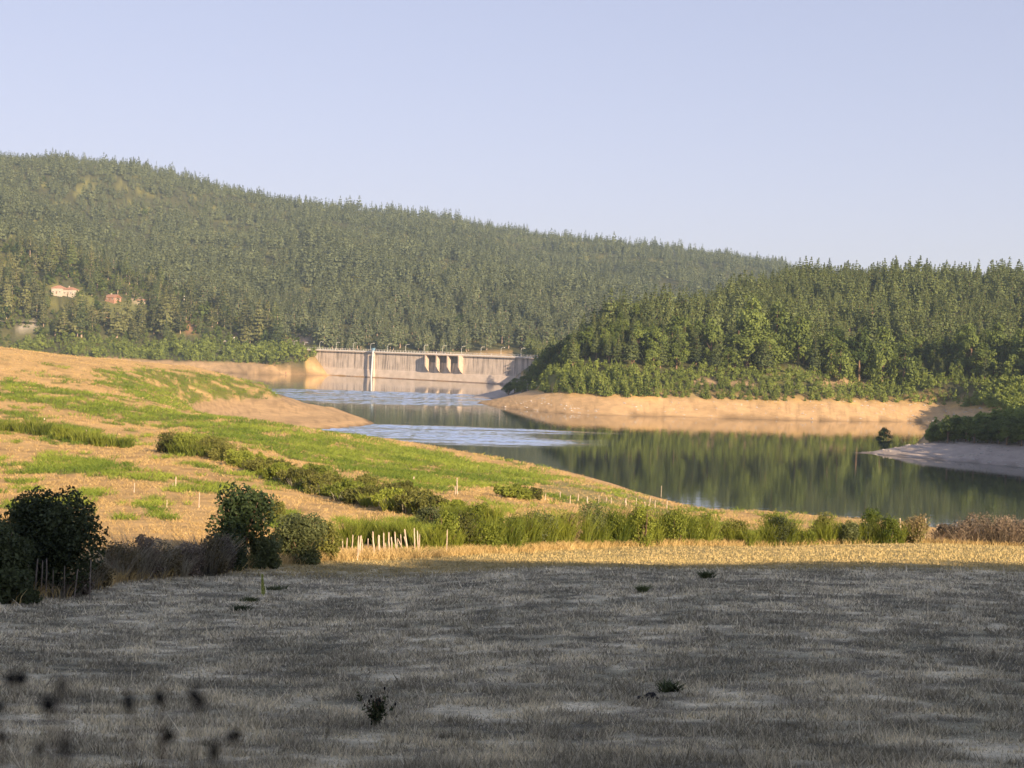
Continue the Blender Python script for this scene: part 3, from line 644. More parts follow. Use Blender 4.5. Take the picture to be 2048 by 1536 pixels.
# ------------------------------------------------------------------ individual trees
def tree_meshes(kind, i):
    V_, Q_, T_, H, R = TPL[(kind, 0)][i]
    cm = np_mesh(kind + '_crown', V_, Q_, M[{'pine': 'pine', 'broad': 'broad', 'cone': 'shrub'}[kind]], T_)
    b = MB(); rg = random.Random(i * 7 + 1); hh = H * .93; r0 = {'pine': .26, 'broad': .28, 'cone': .07}[kind]
    bend = [(rg.uniform(-.02, .02) * H, rg.uniform(-.02, .02) * H) for _ in range(4)]
    pts = [(0, 0, -.5)] + [(bx * t, by * t, hh * t) for t, (bx, by) in zip((.3, .55, .8, 1.0), bend)]
    b.tube(pts, [r0 * 1.2, r0 * .85, r0 * .6, r0 * .35, r0 * .08], 7)
    for q in range(9 if kind != 'cone' else 0):
        t = rg.uniform(.3, .85); a = rg.uniform(0, 6.28); L = R * rg.uniform(.5, .9) * (1.1 - t)
        p0 = np.array([0, 0, hh * t]); p1 = p0 + np.array([math.cos(a) * L, math.sin(a) * L, L * (.15 if kind == 'pine' else .8)])
        b.tube([p0, (p0 + p1) / 2 + np.array([0, 0, -.05 * L]), p1], [r0 * .32, r0 * .2, r0 * .06], 5)
    tm = bpy.data.meshes.new('trunk'); tm.from_pydata(b.v, [], b.f); tm.materials.append(M['palebark' if kind == 'pine' else 'bark']); tm.update()
    return cm, tm
def tree_meshes2(i):
    tm = TM[('pine', i)][1].copy(); tm.materials.clear(); tm.materials.append(M['bark']); return tm
TM = {(k, i): tree_meshes(k, i) for k in ('pine', 'broad', 'cone') for i in range(6)}
TM2 = [tree_meshes2(i) for i in range(6)]
NAME = {'pine': 'pine_tree', 'broad': 'broadleaf_tree', 'cone': 'young_tree'}
def tree(kind, p, s, label, group, i=None, wide=None):
    i = random.randrange(6) if i is None else i
    e = empty(NAME[kind], p, random.uniform(0, 6.28)); w = s * (wide or random.uniform(.88, 1.15)); e.scale = (w, w, s)
    cm, tm = TM[(kind, i)]
    if kind == 'pine' and 'left of the dam' not in label: tm = TM2[i]
    mobj('trunk', tm, e); mobj('crown', cm, e)
    return setp(e, label, {'pine': 'pine', 'broad': 'tree', 'cone': 'young tree'}[kind], group)
for i in sel_ind:
    tree('pine', P[i], hs[i] * 1.1, 'pine with a bare pale trunk on the thinly wooded slope left of the dam', 'pines around the houses left of the dam')

# headland
xh, yh = rand_pts(-10, 460, 545, 1000, 5.4); k = (xh < .44 * yh); xh, yh = xh[k], yh[k]
zh, sdh = ground(xh, yh, True); Ph = np.stack([xh, yh, zh], -1); uh, vh = proj(Ph)
lowline = np.interp(uh, [1000, 1060, 1120, 1200, 1300, 1400, 1600, 1800, 1850, 2048], [700, 735, 738, 738, 742, 742, 748, 752, 758, 770])
kh = (sdh > 20) & inview(Ph, 15) & (vh < lowline) & (zh > 7) & visible(Ph, 15) & (xh > 8)
hh = (.68 + .52 * rng.beta(2, 2, len(xh))) * (.60 + .52 * smooth(.3, .7, fbm(xh / 24, yh / 24, 99, 3))); kh &= ~(fbm(xh / 15, yh / 15, 103, 3) < .33); d = np.hypot(xh, yh)
frontd = d + rng.uniform(-15, 15, len(xh)); bro = (rng.uniform(0, 1, len(xh)) < np.interp(vh, [560, 640, 700, 760], [.04, .12, .32, .5])) | ((uh < 1140) & (uh > 990))
pin = np.where(kh & ~bro)[0]; pin = pin[np.argsort(frontd[pin])]
brd = np.where(kh & bro)[0]; brd = brd[np.argsort(frontd[brd])]
for n_, i in enumerate(pin[:220]):
    row = 0 if vh[i] > 700 else 1
    tree('pine', Ph[i], hh[i] * (.95 if row else .85), ['tall dark pine near the foot of the wooded headland across the water', 'dark pine higher up in the dense wood on the right headland'][row],
         ['pines at the foot of the headland wood', 'pines up on the headland'][row], wide=random.uniform(1.0, 1.45))
for n_, i in enumerate(brd[:150]):
    row = 0 if uh[i] < 1300 else 1
    tree('broad', Ph[i], hh[i] * random.uniform(.95, 1.65) * (1 if uh[i] > 1150 else .8), ['bright leafy tree at the left end of the wooded headland near the dam', 'round leafy tree among the pines at the foot of the headland'][row],
         ['leafy trees at the tip of the headland', 'leafy trees among the headland pines'][row], wide=hh[i] * random.uniform(.85, 1.25))
rest = np.concatenate([pin[220:], brd[150:]])
V_, Q_, T_ = scatter('pine', 1, Ph[rest], hh[rest] * .95, tone(Ph[rest]) + .08)
hf = mobj('headland_forest', np_mesh('headland_forest', V_, Q_, M['pine'], T_)); setp(hf, 'deep pine wood covering the upper slopes of the right headland', 'forest', kind='stuff')
V_, Q_ = trunks(Ph[rest], hh[rest] * 12, np.full(len(rest), .2)); o_ = mobj('forest_trunks', np_mesh('forest_trunks', V_, Q_, M['bark']), hf); o_['kind'] = 'stuff'
for (u_, vt, D_, k_) in [(1068,722,640,'broad'),(1085,700,650,'broad'),(1102,688,640,'broad'),(1120,680,635,'broad'),(1140,668,630,'broad'),(1058,742,630,'broad'),(1046,752,625,'broad'),(1078,738,615,'broad'),
        (1098,728,610,'broad'),(1120,720,605,'broad'),(1145,700,605,'broad'),(1165,655,625,'pine'),(1188,628,640,'pine'),(1180,690,600,'broad'),(1030,756,640,'broad'),(1018,764,640,'broad')]:
    p = at(np.array(float(u_)), np.array(float(vt)), np.array(float(D_))); zt = p[2]; p[2] = float(ground(p[0], p[1])); hgt = max(zt - p[2], 2.0)
    tree(k_, p, hgt / (10.0 if k_ == 'broad' else 15.0), 'dark tree at the shaded left tip of the headland beside the dam', 'dark trees on the headland tip beside the dam', wide=max(.9, min(2.2, 9.0 / hgt)))
for (u_, vt, D_, k_, lb) in [(1292,652,592,'broad','dark rounded tree at the wood foot, left of the pale leaning pine'),(1345,650,590,'broad','dark green broad tree in the left part of the wood foot'),(1372,628,598,'broad','tall leafy tree second in the dark pair at the wood foot'),
        (1425,632,590,'broad','wide dark tree at the foot of the wood above the orange soil patch'),(1505,590,592,'broad','tallest narrow bright tree at the foot of the headland wood'),(1556,600,596,'broad','tall bright yellow green tree beside the narrow one'),(1600,626,590,'broad','bright leafy tree left of the layered pine at the wood foot'),
        (1632,668,582,'pine','layered dark pine at the wood foot beside the round bright tree'),(1682,682,578,'broad','round bright tree standing alone at the foot of the wood'),(1722,655,586,'broad','tall dark leafy tree right of the round bright one'),(1768,650,584,'broad','column shaped leafy tree near the dark gully'),
        (1810,690,580,'broad','dark round tree at the left edge of the dark gully'),(1745,585,620,'pine','tall pine rising behind the column shaped trees'),(1945,648,585,'broad','tall leafy tree right of the dark gully'),(1995,640,580,'broad','large dark tree near the right frame edge'),(2040,655,575,'broad','large dark tree cut by the right frame edge')]:
    p = at(np.array(float(u_)), np.array(float(vt)), np.array(float(D_))); zt = p[2]; p[2] = float(ground(p[0], p[1])); hgt = max(zt - p[2], 3.0)
    tree(k_, p, hgt / (10.2 if k_ == 'broad' else 15.0), lb, None, wide=random.uniform(.6, .85) if hgt > 17 else random.uniform(.8, 1.1))
# young trees below the wood
xh, yh = grid_pts(-10, 250, 540, 640, 3.1); k = (xh < .39 * yh); xh, yh = xh[k], yh[k]
zh, sdh = ground(xh, yh, True); Ph = np.stack([xh, yh, zh], -1); uh, vh = proj(Ph)
lowline = np.interp(uh, [1000, 1060, 1120, 1200, 1300, 1400, 1600, 1800, 1850, 2048], [690, 730, 733, 733, 738, 738, 745, 750, 752, 765])
ky = (zh > 5.9) & (vh > lowline) & inview(Ph, 3) & (sdh > 14)
for (pu, pv, ru, rv) in [(1410,765,26,8),(1490,768,28,8),(1690,765,55,9)]: ky &= ~((np.hypot((uh - pu) / ru, (vh - pv) / rv) < 1) & (rng.uniform(0, 1, len(xh)) < .8))
yi = np.where(ky)[0]; yi = yi[np.argsort(np.hypot(xh[yi], yh[yi]) + rng.uniform(-6, 6, len(yi)))]
for i in yi[:200]:
    kd = 'cone'
    tree(kd, Ph[i], random.uniform(.45, 1.25) * (1.25 if uh[i] < 1300 else .85), 'bright green young tree in the shrubby belt below the headland wood', 'young trees along the headland bank')
yr = yi[200:]; big = rng.uniform(0, 1, len(yr)) < .3
a_ = scatter('cone', 1, Ph[yr[~big]], rng.uniform(.4, 1.1, (~big).sum())); b_ = scatter('broad', 1, Ph[yr[big]], rng.uniform(.25, .5, big.sum()))
setp(mobj('headland_undergrowth', np_mesh('headland_undergrowth', np.concatenate([a_[0], b_[0]]), np.concatenate([a_[1], b_[1] + len(a_[0])]), M['shrub'], np.concatenate([a_[2], b_[2]]))),
     'green undergrowth between the young trees above the orange headland bank', 'undergrowth', kind='stuff')
# bushes on the right spit and the slope behind it
def spit_bushes():
    xh, yh = grid_pts(84, 200, 328, 545, 3.2); k = (xh < .40 * yh); xh, yh = xh[k], yh[k]
    zh, sdh = ground(xh, yh, True); Ph = np.stack([xh, yh, zh], -1); uh, vh = proj(Ph)
    up_ = np.interp(uh, [1780, 1830, 1900, 2048, 2200], [892, 888, 886, 893, 900])
    k = (vh < up_) & (zh > 1.0) & inview(Ph, 4) & (sdh > 2) & (uh > 1775) & ~((yh > 415) & (zh < 6.2))
    ix = np.where(k)[0]; ix = ix[np.argsort(np.hypot(xh[ix], yh[ix]))]
    for i in ix[:130]:
        s_ = random.uniform(.28, .5) * float(np.interp(uh[i], [1780, 1830, 1900], [.35, .75, 1.15]))
        tree('broad', Ph[i], s_, 'dark rounded bush in the thicket on the shaded right spit', 'bushes on the shaded spit', wide=1.25)
    rs = ix[130:]
    V_, Q_, T_ = scatter('broad', 1, Ph[rs], rng.uniform(.3, .62, len(rs)))
    setp(mobj('thicket_undergrowth', np_mesh('thicket_undergrowth', V_, Q_, M['shrub'], T_)), 'leafy thicket rising behind the shaded spit towards the wood', 'thicket', kind='stuff')
spit_bushes()
p = hit(1768, 889); e = tree('broad', p, .5, 'lone round dark bush standing near the tip of the shaded right spit', None, i=2, wide=1.15)

# woods outside the frame whose shade lies on the field and the spit
def shade_woods():
    PT = []; rg = np.random.default_rng(3)
    for k in range(3):
        for xx in np.arange(-75, 190, 2.6):
            yy = -10.6 + k * -5 + rg.uniform(-.8, .8); PT.append((xx, yy, float(ground(xx, yy)), 39.0 + .9 * k))
    PT = np.array(PT); s_ = (PT[:, 3] + rg.uniform(-.5, .35, len(PT)) - PT[:, 2]) / 10.0 / .95
    V_, Q_, T_ = scatter('broad', 0, PT[:, :3], s_)
    setp(mobj('woods', np_mesh('woods', V_, Q_, M['broad'], T_)), 'belt of leafy woods behind the viewer shading the field', 'woods', kind='stuff')
    xx, yy = grid_pts(118, 260, 225, 345, 4.5); k = (xx > .372 * yy + 4); xx, yy = xx[k], yy[k]; zz, sdk = ground(xx, yy, True); k = sdk > 2
    Pk = np.stack([xx, yy, zz], -1)[k]
    V_, Q_, T_ = scatter('pine', 1, Pk, rg.uniform(1.3, 1.6, len(Pk)))
    setp(mobj('knoll_woods', np_mesh('knoll_woods', V_, Q_, M['pine'], T_)), 'pine woods on the knoll beside the shaded spit', 'woods', kind='stuff')
shade_woods()

# ------------------------------------------------------------------ dam
DROT = math.atan2(DX[1], DX[0]); DLEN = float(np.linalg.norm(DAMR - DAML))
CREST = 17.3
dam = empty('concrete_dam', (DAML[0], DAML[1], 0), DROT)
setp(dam, 'long concrete dam with streaked wall, railing and spillway piers', 'dam')
# local frame: x along crest, -y towards the lake (upstream), z up
b = MB(); x0, x1 = -26.0, DLEN + 34.0
prof = [(-0.0, -6), (-0.0, 0.4), (0.55, 4.9), (0.75, 5.1), (1.1, CREST - 1.3), (7.2, CREST - 1.3), (12.0, -6)]
v_ = []; nseg = 40
for i in range(nseg + 1):
    xx = x0 + (x1 - x0) * i / nseg
    for (yy, zz) in prof: v_.append((xx, yy, zz))
np_ = len(prof); f_ = []
for i in range(nseg):
    for j in range(np_ - 1): f_.append((i*np_+j, (i+1)*np_+j, (i+1)*np_+j+1, i*np_+j+1))
f_ += [tuple(range(np_)), tuple(range(nseg * np_, (nseg + 1) * np_))[::-1]]
b.add(v_, f_); b.build('dam_wall', M['dam'], dam)
b = MB(); b.box(((x0 + x1) / 2, 3.7, CREST - .95), (x1 - x0, 7.6, .68)); b.build('deck', M['deck'], dam)
b = MB(); b.box(((x0 + x1) / 2, 0.05, CREST - .35), (x1 - x0, .3, .5)); b.box(((x0 + x1) / 2, 7.3, CREST - .35), (x1 - x0, .3, .5)); b.build('kerb', M['white'], dam)
b = MB()
for yy in (.05, 7.3):
    for xx in np.arange(x0 + 1, x1, 2.4): b.box((xx, yy, CREST + .45), (.14, .14, 1.1))
    b.box(((x0 + x1) / 2, yy, CREST + 1.03), (x1 - x0, .12, .10)); b.box(((x0 + x1) / 2, yy, CREST + .55), (x1 - x0, .07, .07))
b.build('railing', M['rail'], dam)
def dam_x(u, yloc=0.0):
    # where along the dam the sight line in column u meets the plane y=yloc
    r = ray(float(u), 705.0); o2 = np.array([0, 0]); d2 = r[:2]
    base = DAML - DN * yloc
    Mx = np.array([[d2[0], -DX[0]], [d2[1], -DX[1]]]); s = np.linalg.solve(Mx, base - o2); return float(s[1])
pier_x = [dam_x(u, -3.4) for u in (850.5, 872.5, 894.5, 917)]
for i, px in enumerate(pier_x):
    b = MB(); prof = [(.9, CREST - 1.25), (-3.4, CREST - 1.25), (-3.4, 9.0), (-1.6, 6.6), (0.9, 5.0)]
    w = .42; v_ = [(px - w, y_, z_) for y_, z_ in prof] + [(px + w, y_, z_) for y_, z_ in prof]; m_ = len(prof)
    b.add(v_, [tuple(range(m_))[::-1], tuple(range(m_, 2 * m_))] + [(j, (j+1) % m_, m_+(j+1) % m_, m_+j) for j in range(m_)])
    b.build('spillway_pier', M['deck'], dam)
for a_, c_ in zip(pier_x[:-1], pier_x[1:]):
    b = MB(); xm = (a_ + c_) / 2; wd = c_ - a_ - 1.3
    b.box((xm, .88, CREST - 3.6), (wd, .35, 4.4)); b.build('bay_opening', M['darkm'], dam)  # dark panel stands in for the shade inside the bay
    b = MB(); b.box((xm, -1.5, CREST - 1.0), (wd + 1.2, 3.6, .5)); b.build('pier_deck', M['deck'], dam)
# gauge tower on the upstream face
tx = dam_x(746, -2.5)
b = MB(); b.tube([(tx - .6, -3.2, -4), (tx + .1, -2.6, CREST + .3)], [.62, .55], 10); b.build('gauge_tower', M['towerm'], dam)
b = MB(); b.box((tx - .9, -.5, 7.3), (.9, 1.2, 17)); b.build('tower_buttress', M['dam'], dam)
b = MB(); b.box((tx + .1, -2.4, CREST + 1.0), (1.5, 1.5, 1.4)); b.box((tx + .1, -2.4, CREST + 1.85), (2.1, 2.1, .3)); b.build('hoist_hut', M['blue'], dam)

# lamps
def lamp_mesh():
    b = MB(); b.tube([(0, 0, -.1), (0, 0, .7)], [.15, .13], 8); b.tube([(0, 0, .7), (0, 0, 4.4)], [.11, .09], 8)
    base_ = b
    a = MB(); pts = [(0, 0, 4.4)] + [(1.15 * (1 - math.cos(t)), 0, 4.4 + 1.25 * math.sin(t)) for t in np.linspace(.25, math.pi / 2, 5)] + [(1.7, 0, 5.68)]
    a.tube(pts, .075, 6)
    h = MB(); h.box((2.05, 0, 5.66), (.85, .32, .16)); return base_, a, h
lp = lamp_mesh(); lamps = []
def lamp(p, label, rz):
    if not lamps:
        e = empty('street_lamp', p, rz); lp[0].build('pole', M['metal'], e); lp[1].build('arm', M['metal'], e); lp[2].build('lamp_head', M['metal'], e); lamps.append(e)
    else:
        s = lamps[0]; e = s.copy(); C.objects.link(e); e.location = tuple(p); e.rotation_euler = (0, 0, rz)
        for ch in s.children: c = ch.copy(); C.objects.link(c); c.parent = e
        lamps.append(e)
    return setp(e, label, 'street lamp', 'street lamps along the dam and its road')
LU = [639, 672, 706, 741, 775, 811, 848, 885, 923, 962, 1002, 1042]
LL = ['lamp on the dam crest nearest its left end', 'lamp on the dam crest, second from its left end', 'lamp on the crest one span left of the gauge tower',
      'lamp on the crest right beside the gauge tower', 'lamp on the crest one span right of the gauge tower', 'lamp on the crest one span left of the spillway piers',
      'lamp on the crest over the first spillway pier', 'lamp on the crest over the middle of the spillway piers', 'lamp on the crest just right of the last spillway pier',
      'lamp on the crest one span left of the person in white', 'lamp on the crest just right of the person in white', 'lamp on the dam crest nearest the headland']
for u_, lb in zip(LU, LL):
    xl = dam_x(u_, .6); q = DAML + DX * xl - DN * .6
    lamp((q[0], q[1], CREST - .62), lb, 0.15)
p = at(np.array(588.), np.array(690.), np.array(1040.)); p[2] = ground(p[0], p[1]); lamp(p, 'curved lamp by the road left of the dam, farther from the dam', .15)
p = at(np.array(609.), np.array(690.), np.array(1015.)); p[2] = ground(p[0], p[1]); lamp(p, 'curved lamp by the road left of the dam, nearer the dam', .15)

# ------------------------------------------------------------------ people (tiny, far away)
def body(name, joints, edges, radii, mat, parent):
    me = bpy.data.meshes.new(name); me.from_pydata(joints, edges, []); o = bpy.data.objects.new(name, me); C.objects.link(o)
    sk = o.modifiers.new('s', 'SKIN'); ss = o.modifiers.new('d', 'SUBSURF'); ss.levels = 1
    for i, r in enumerate(radii): me.skin_vertices[0].data[i].radius = (r, r)
    me.skin_vertices[0].data[0].use_root = True
    dg = bpy.context.evaluated_depsgraph_get(); nm = bpy.data.meshes.new_from_object(o.evaluated_get(dg)); bpy.data.objects.remove(o)
    nm.name = name; nm.materials.clear(); nm.materials.append(mat); nm.polygons.foreach_set('use_smooth', [True] * len(nm.polygons))
    return mobj(name, nm, parent)
def person(p, shirt, trou, label, rz=0.0, stride=.1):
    e = empty('person', p, rz); setp(e, label, 'person')
    J = [(0,0,.95),(0,0,1.2),(0,0,1.42),(0,-.01,1.52),(0,-.03,1.64),(0,-.02,1.75),
         (-.10,0,.9),(-.11,-stride*.5,.5),(-.11,stride,.06),(-.11,stride-.16,.03),
         (.10,0,.9),(.11,-stride*.3-.04,.5),(.11,-stride,.06),(.11,-stride-.16,.03),
         (-.18,0,1.40),(-.24,.03,1.12),(-.22,-.08,.88),(-.22,-.12,.80),
         (.18,0,1.40),(.24,.03,1.12),(.22,-.08,.88),(.22,-.12,.80)]
    E = [(0,1),(1,2),(2,3),(3,4),(4,5),(0,6),(6,7),(7,8),(8,9),(0,10),(10,11),(11,12),(12,13),(2,14),(14,15),(15,16),(16,17),(2,18),(18,19),(19,20),(20,21)]
    Rr = [.14,.14,.13,.06,.10,.07,.10,.065,.045,.035,.10,.065,.045,.035,.06,.045,.035,.025,.06,.045,.035,.025]
    body('body', J, E, Rr, M['skin'], e)
    body('shirt', [(0,0,.93),(0,0,1.2),(0,0,1.42),(-.18,0,1.41),(-.245,.03,1.12),(.18,0,1.41),(.245,.03,1.12)], [(0,1),(1,2),(2,3),(3,4),(2,5),(5,6)], [.165,.165,.155,.075,.06,.075,.06], shirt, e)
    body('trousers', [(0,0,.95),(-.10,0,.88),(-.11,-stride*.5,.5),(-.11,stride,.10),(.10,0,.88),(.11,-stride*.3-.04,.5),(.11,-stride,.10)], [(0,1),(1,2),(2,3),(0,4),(4,5),(5,6)], [.155,.12,.085,.065,.12,.085,.065], trou, e)
    b = MB(); b.tube([(0,.0,1.70),(0,.0,1.80),(0,.0,1.84)], [.105,.095,.03], 8); b.build('hair', M['bark'], e)
    return e
redm = plain('red_cloth', (0.50, 0.07, 0.05), None, 4, .8); whm = plain('white_cloth', (0.80, 0.80, 0.78), None, 4, .8)
blm = plain('pale_blue_cloth', (0.50, 0.58, 0.74), None, 4, .8); dkm = plain('dark_cloth', (0.07, 0.08, 0.10), None, 4, .8)
q = DAML + DX * dam_x(873, 1.4) - DN * 1.4; person((q[0], q[1], CREST - .6), blm, blm, 'person in pale blue walking on the dam crest above the spillway piers', .6, .18)
q = DAML + DX * dam_x(983, 1.4) - DN * 1.4; person((q[0], q[1], CREST - .6), whm, whm, 'person in white standing by the railing near the right of the dam', .2)
for u_, v_, sm, lb in ((571, 749.3, redm, 'person in red standing at the foot of the far orange bank'), (607, 749.6, whm, 'person in white standing by the water near the dam')):
    xy = water_xy(u_, v_); xy = xy + np.array([0, 1.5]); person((xy[0], xy[1], float(ground(xy[0], xy[1]))), sm, dkm, lb, .3)

# ------------------------------------------------------------------ houses and road on the left slope
def house(u, v, D, w, dep, hgt, rh, rz, wallm, roofm, label, hip=False, chim=True, nwin=3):
    p = at(np.array(float(u)), np.array(float(v)), np.array(float(D))); gz = float(ground(p[0], p[1]))
    e = empty('house', (p[0], p[1], gz), rz); setp(e, label, 'house')
    b = MB(); b.box((0, 0, hgt / 2 - 1.5), (w, dep, hgt + 3))
    if not hip: b.add([(-w/2+.02,-dep/2+.02,hgt),(-w/2+.02,dep/2-.02,hgt),(-w/2+.02,0,hgt+rh-.1),(w/2-.02,-dep/2+.02,hgt),(w/2-.02,dep/2-.02,hgt),(w/2-.02,0,hgt+rh-.1)], [(0,2,1),(3,4,5),(0,3,5,2),(1,2,5,4)])
    b.build('wall', wallm, e)
    o_ = .5; W2, D2 = w / 2 + o_, dep / 2 + o_; hx = (W2 - D2 * .8) if hip else W2
    b = MB(); T = .22
    lo = [(-W2,-D2,hgt),(W2,-D2,hgt),(W2,D2,hgt),(-W2,D2,hgt)]; rd = [(-hx,0,hgt+rh),(hx,0,hgt+rh)]
    up_ = [(x_, y_, z_ + T) for x_, y_, z_ in lo + rd]
    b.add(lo + rd + up_, [(6,7,11,10),(8,9,10,11),(7,8,11),(9,6,10),(0,4,5,1),(2,5,4,3),(1,5,2),(3,4,0),(0,1,7,6),(1,2,8,7),(2,3,9,8),(3,0,6,9)])
    rf = b.build('roof', roofm, e)
    if chim: b = MB(); b.box((-w * .28, dep * .12, hgt + rh + .2), (.7, .7, 1.9)); b.box((-w * .28, dep * .12, hgt + rh + 1.2), (.9, .9, .15)); b.build('chimney', M['plaster'], rf)
    for i in range(nwin):
        xx = -w / 2 + w * (i + .5) / nwin
        if i == nwin // 2:
            b = MB(); b.box((xx, -dep/2 - .03, 1.05), (1.0, .1, 2.1)); b.build('door', M['bark'], e); continue
        b = MB(); b.box((xx, -dep/2 - .03, 1.6), (1.3, .12, 1.3)); wi = b.build('window', M['white'], e)
        b = MB(); b.box((xx, -dep/2 - .10, 1.6), (1.05, .04, 1.05)); b.build('pane', M['glass'], wi)
    for s_ in (-1, 1):
        b = MB(); b.box((w/2 + .03, s_ * dep * .22, 1.6), (.12, 1.2, 1.3)); wi = b.build('window', M['white'], e)
        b = MB(); b.box((w/2 + .10, s_ * dep * .22, 1.6), (.04, .95, 1.05)); b.build('pane', M['glass'], wi)
    return e
def hD(u, v): return float(hit(u, v)[1])
house(226, 602, hD(226, 602), 10.5, 7.5, 2.6, 2.4, -.55, M['brickred'], M['rooftile'], 'small house with a bright orange tiled roof in the clearing on the left slope')
house(118, 588, hD(118, 588), 9, 8, 4.6, 2.2, -.2, M['plaster'], M['rooftile2'], 'pale two storey house with faded roof half hidden by pines, left of its neighbour', True, False)
house(142, 590, hD(142, 590), 9, 8, 4.2, 2.0, -.35, M['plaster'], M['rooftile'], 'pale house with red hipped roof behind the pines, between two other houses', True)
house(283, 605, hD(283, 605), 6, 4, 1.7, 1.0, -.3, M['plaster'], M['rooftile2'], 'low shed under a pine tree to the right of the orange roofed house', False, False, 3)
def ribbon(name, pts, w, mat, lift=.12):
    pts = [np.array(p[:2]) for p in pts]; fine = []
    for a, c in zip(pts[:-1], pts[1:]):
        for t in np.linspace(0, 1, 14, endpoint=False): fine.append(a * (1 - t) + c * t)
    fine.append(pts[-1]); V = []; 
    for i, p in enumerate(fine):
        t = fine[min(i+1, len(fine)-1)] - fine[max(i-1, 0)]; t /= np.linalg.norm(t); nrm = np.array([-t[1], t[0]])
        for s in (-1, -.5, 0, .5, 1): q = p + nrm * s * w / 2; V.append([q[0], q[1], float(ground(p[0], p[1])) + lift + .3])
    Q = [[i*5+j, i*5+j+1, (i+1)*5+j+1, (i+1)*5+j] for i in range(len(fine)-1) for j in range(4)]
    return setp(mobj(name, np_mesh(name, np.array(V), np.array(Q), mat)), kind='structure')
ribbon('road', [hit(-60, 642), hit(0, 642), hit(75, 646)], 7, M['road'])
q = DAML - DX * 33 - DN * 4
ribbon('dam_road', [at(np.array(430.), np.array(700.), np.array(1060.)), at(np.array(500.), np.array(700.), np.array(1055.)), at(np.array(560.), np.array(700.), np.array(1040.)), np.array([q[0], q[1], 0])], 7, M['road'])
p = hit(448, 684); e = empty('roadside_wall', p, -.1); setp(e, 'low cream wall beside the road left of the dam', 'wall')
b = MB(); b.box((0, 0, .5), (13, .4, 1.3)); b.build('wall_body', M['plaster'], e); b = MB(); b.box((0, 0, 1.2), (13.2, .55, .12)); b.build('coping', M['white'], e)
p = hit(470, 684); e = empty('road_sign', p); setp(e, 'white board on posts beside the cream roadside wall', 'sign')
b = MB(); b.box((0, 0, 2.6), (2.2, .1, 2.4)); b.build('board', M['white'], e)
b = MB(); b.box((0, -.07, 2.6), (1.1, .04, 1.2)); b.build('dark_panel', M['darkm'], e)
for s_ in (-.8, .8): b = MB(); b.box((s_, .08, .6), (.12, .12, 2.4)); b.build('leg', M['metal'], e)
p = hit(368, 606); e = empty('white_pole', p); setp(e, 'tall white pole with a short arm between pines on the left slope', 'pole')
b = MB(); b.tube([(0,0,0),(0,0,6.2)], [.35,.25], 8); b.build('mast', M['white'], e); b = MB(); b.tube([(0,0,6.1),(3.5,0,5.2)], [.1,.07], 6); b.build('arm', M['white'], e)

# ------------------------------------------------------------------ stakes
def stake(ub, vb, ut, vt, wpx, label, group, D=None, mat='stake'):
    p = hit(ub, vb) if D is None else at(np.array(float(ub)), np.array(float(vb)), np.array(float(D)))
    if D is not None: p[2] = float(ground(p[0], p[1]))
    t = at(np.array(float(ut)), np.array(float(vt)), np.array(float(p[1])))
    h = t - p; h[2] = max(h[2], .15); L = float(np.linalg.norm(h)); r = max(wpx * p[1] / F / 2, .012)
    b = MB(); k1 = random.uniform(-.5, .5) * r; k2 = random.uniform(-.5, .5) * r
    b.tube([-h * .12, h * .3 + np.array([k1, 0, 0]), h * .65 + np.array([k2, k1, 0]), h * .95, h], [r * 1.05, r, r * .9, r * .8, r * .35], 7)
    o_ = b.build('wooden_stake', M[mat]); o_.location = tuple(p)
    return setp(o_, label, 'stake', group)
cl = [(145,645,155,375,3.4),(180,650,192,400,2.4),(390,690,385,545,4),(415,690,428,548,3),(480,655,477,415,2.4),(540,665,545,405,2.4),(605,655,628,360,2.4),(690,735,712,375,3),
 (725,710,748,372,4.4),(770,700,760,420,2.2),(848,655,850,412,2.6),(945,690,918,312,3.6),(1025,680,1005,365,5),(1080,670,1078,330,3),(1105,660,1098,480,2),(1130,650,1130,460,1.8),
 (1165,670,1153,322,3),(1200,660,1188,395,3.2),(1270,665,1240,318,3.2),(1285,640,1275,430,1.6),(1385,640,1280,415,2.2),(1350,600,1325,352,2.4),(1360,650,1290,480,1.6),(1430,665,1385,278,4),
 (1440,640,1375,385,2.6),(1535,545,1525,262,2.8),(1590,460,1570,300,3),(1605,430,1605,350,2),(2005,330,2008,285,2.4)]
sp_l = {0: 'grey stake in shade at the left end of the stake row', 1: 'thin grey stake beside the leftmost shaded one', 6: 'thin pale stake leaning right, left of the reddish pair',
 8: 'thick pale stake with a split side in the left half of the row', 11: 'tall pale stake leaning left with a thin foot', 12: 'thickest flat topped stake in the middle of the row',
 20: 'slanting stake leaning strongly left beside the tall right stakes', 23: 'tallest stake leaning left at the right end of the dense row', 25: 'lone upright stake just right of the dense row', 28: 'short stake top sticking out of the green scrub'}
for i, (xb, yb, xt, yt, w) in enumerate(cl):
    stake(620 + xb / 7.314, 1020 + yb / 7.314, 620 + xt / 7.314, 1020 + yt / 7.314, w, sp_l.get(i, 'pale rough wooden stake in the dense row beside the green broom'), 'stakes in the dense row at the field edge',
          D=None if yb > 560 else 66)
pp = [(1090.6,1000,13),(1120,997,14),(1139.7,1007,17),(1156,1003,15),(1174,1011,18),(1197,1010,19),(1212,1010,16),(1222,1009,14),(1251,1013,17),(1272,1012.5,16),(1291.7,1018.6,16),(1297,1015,22),(1309.7,1016.5,16),(1333.5,1020,19)]
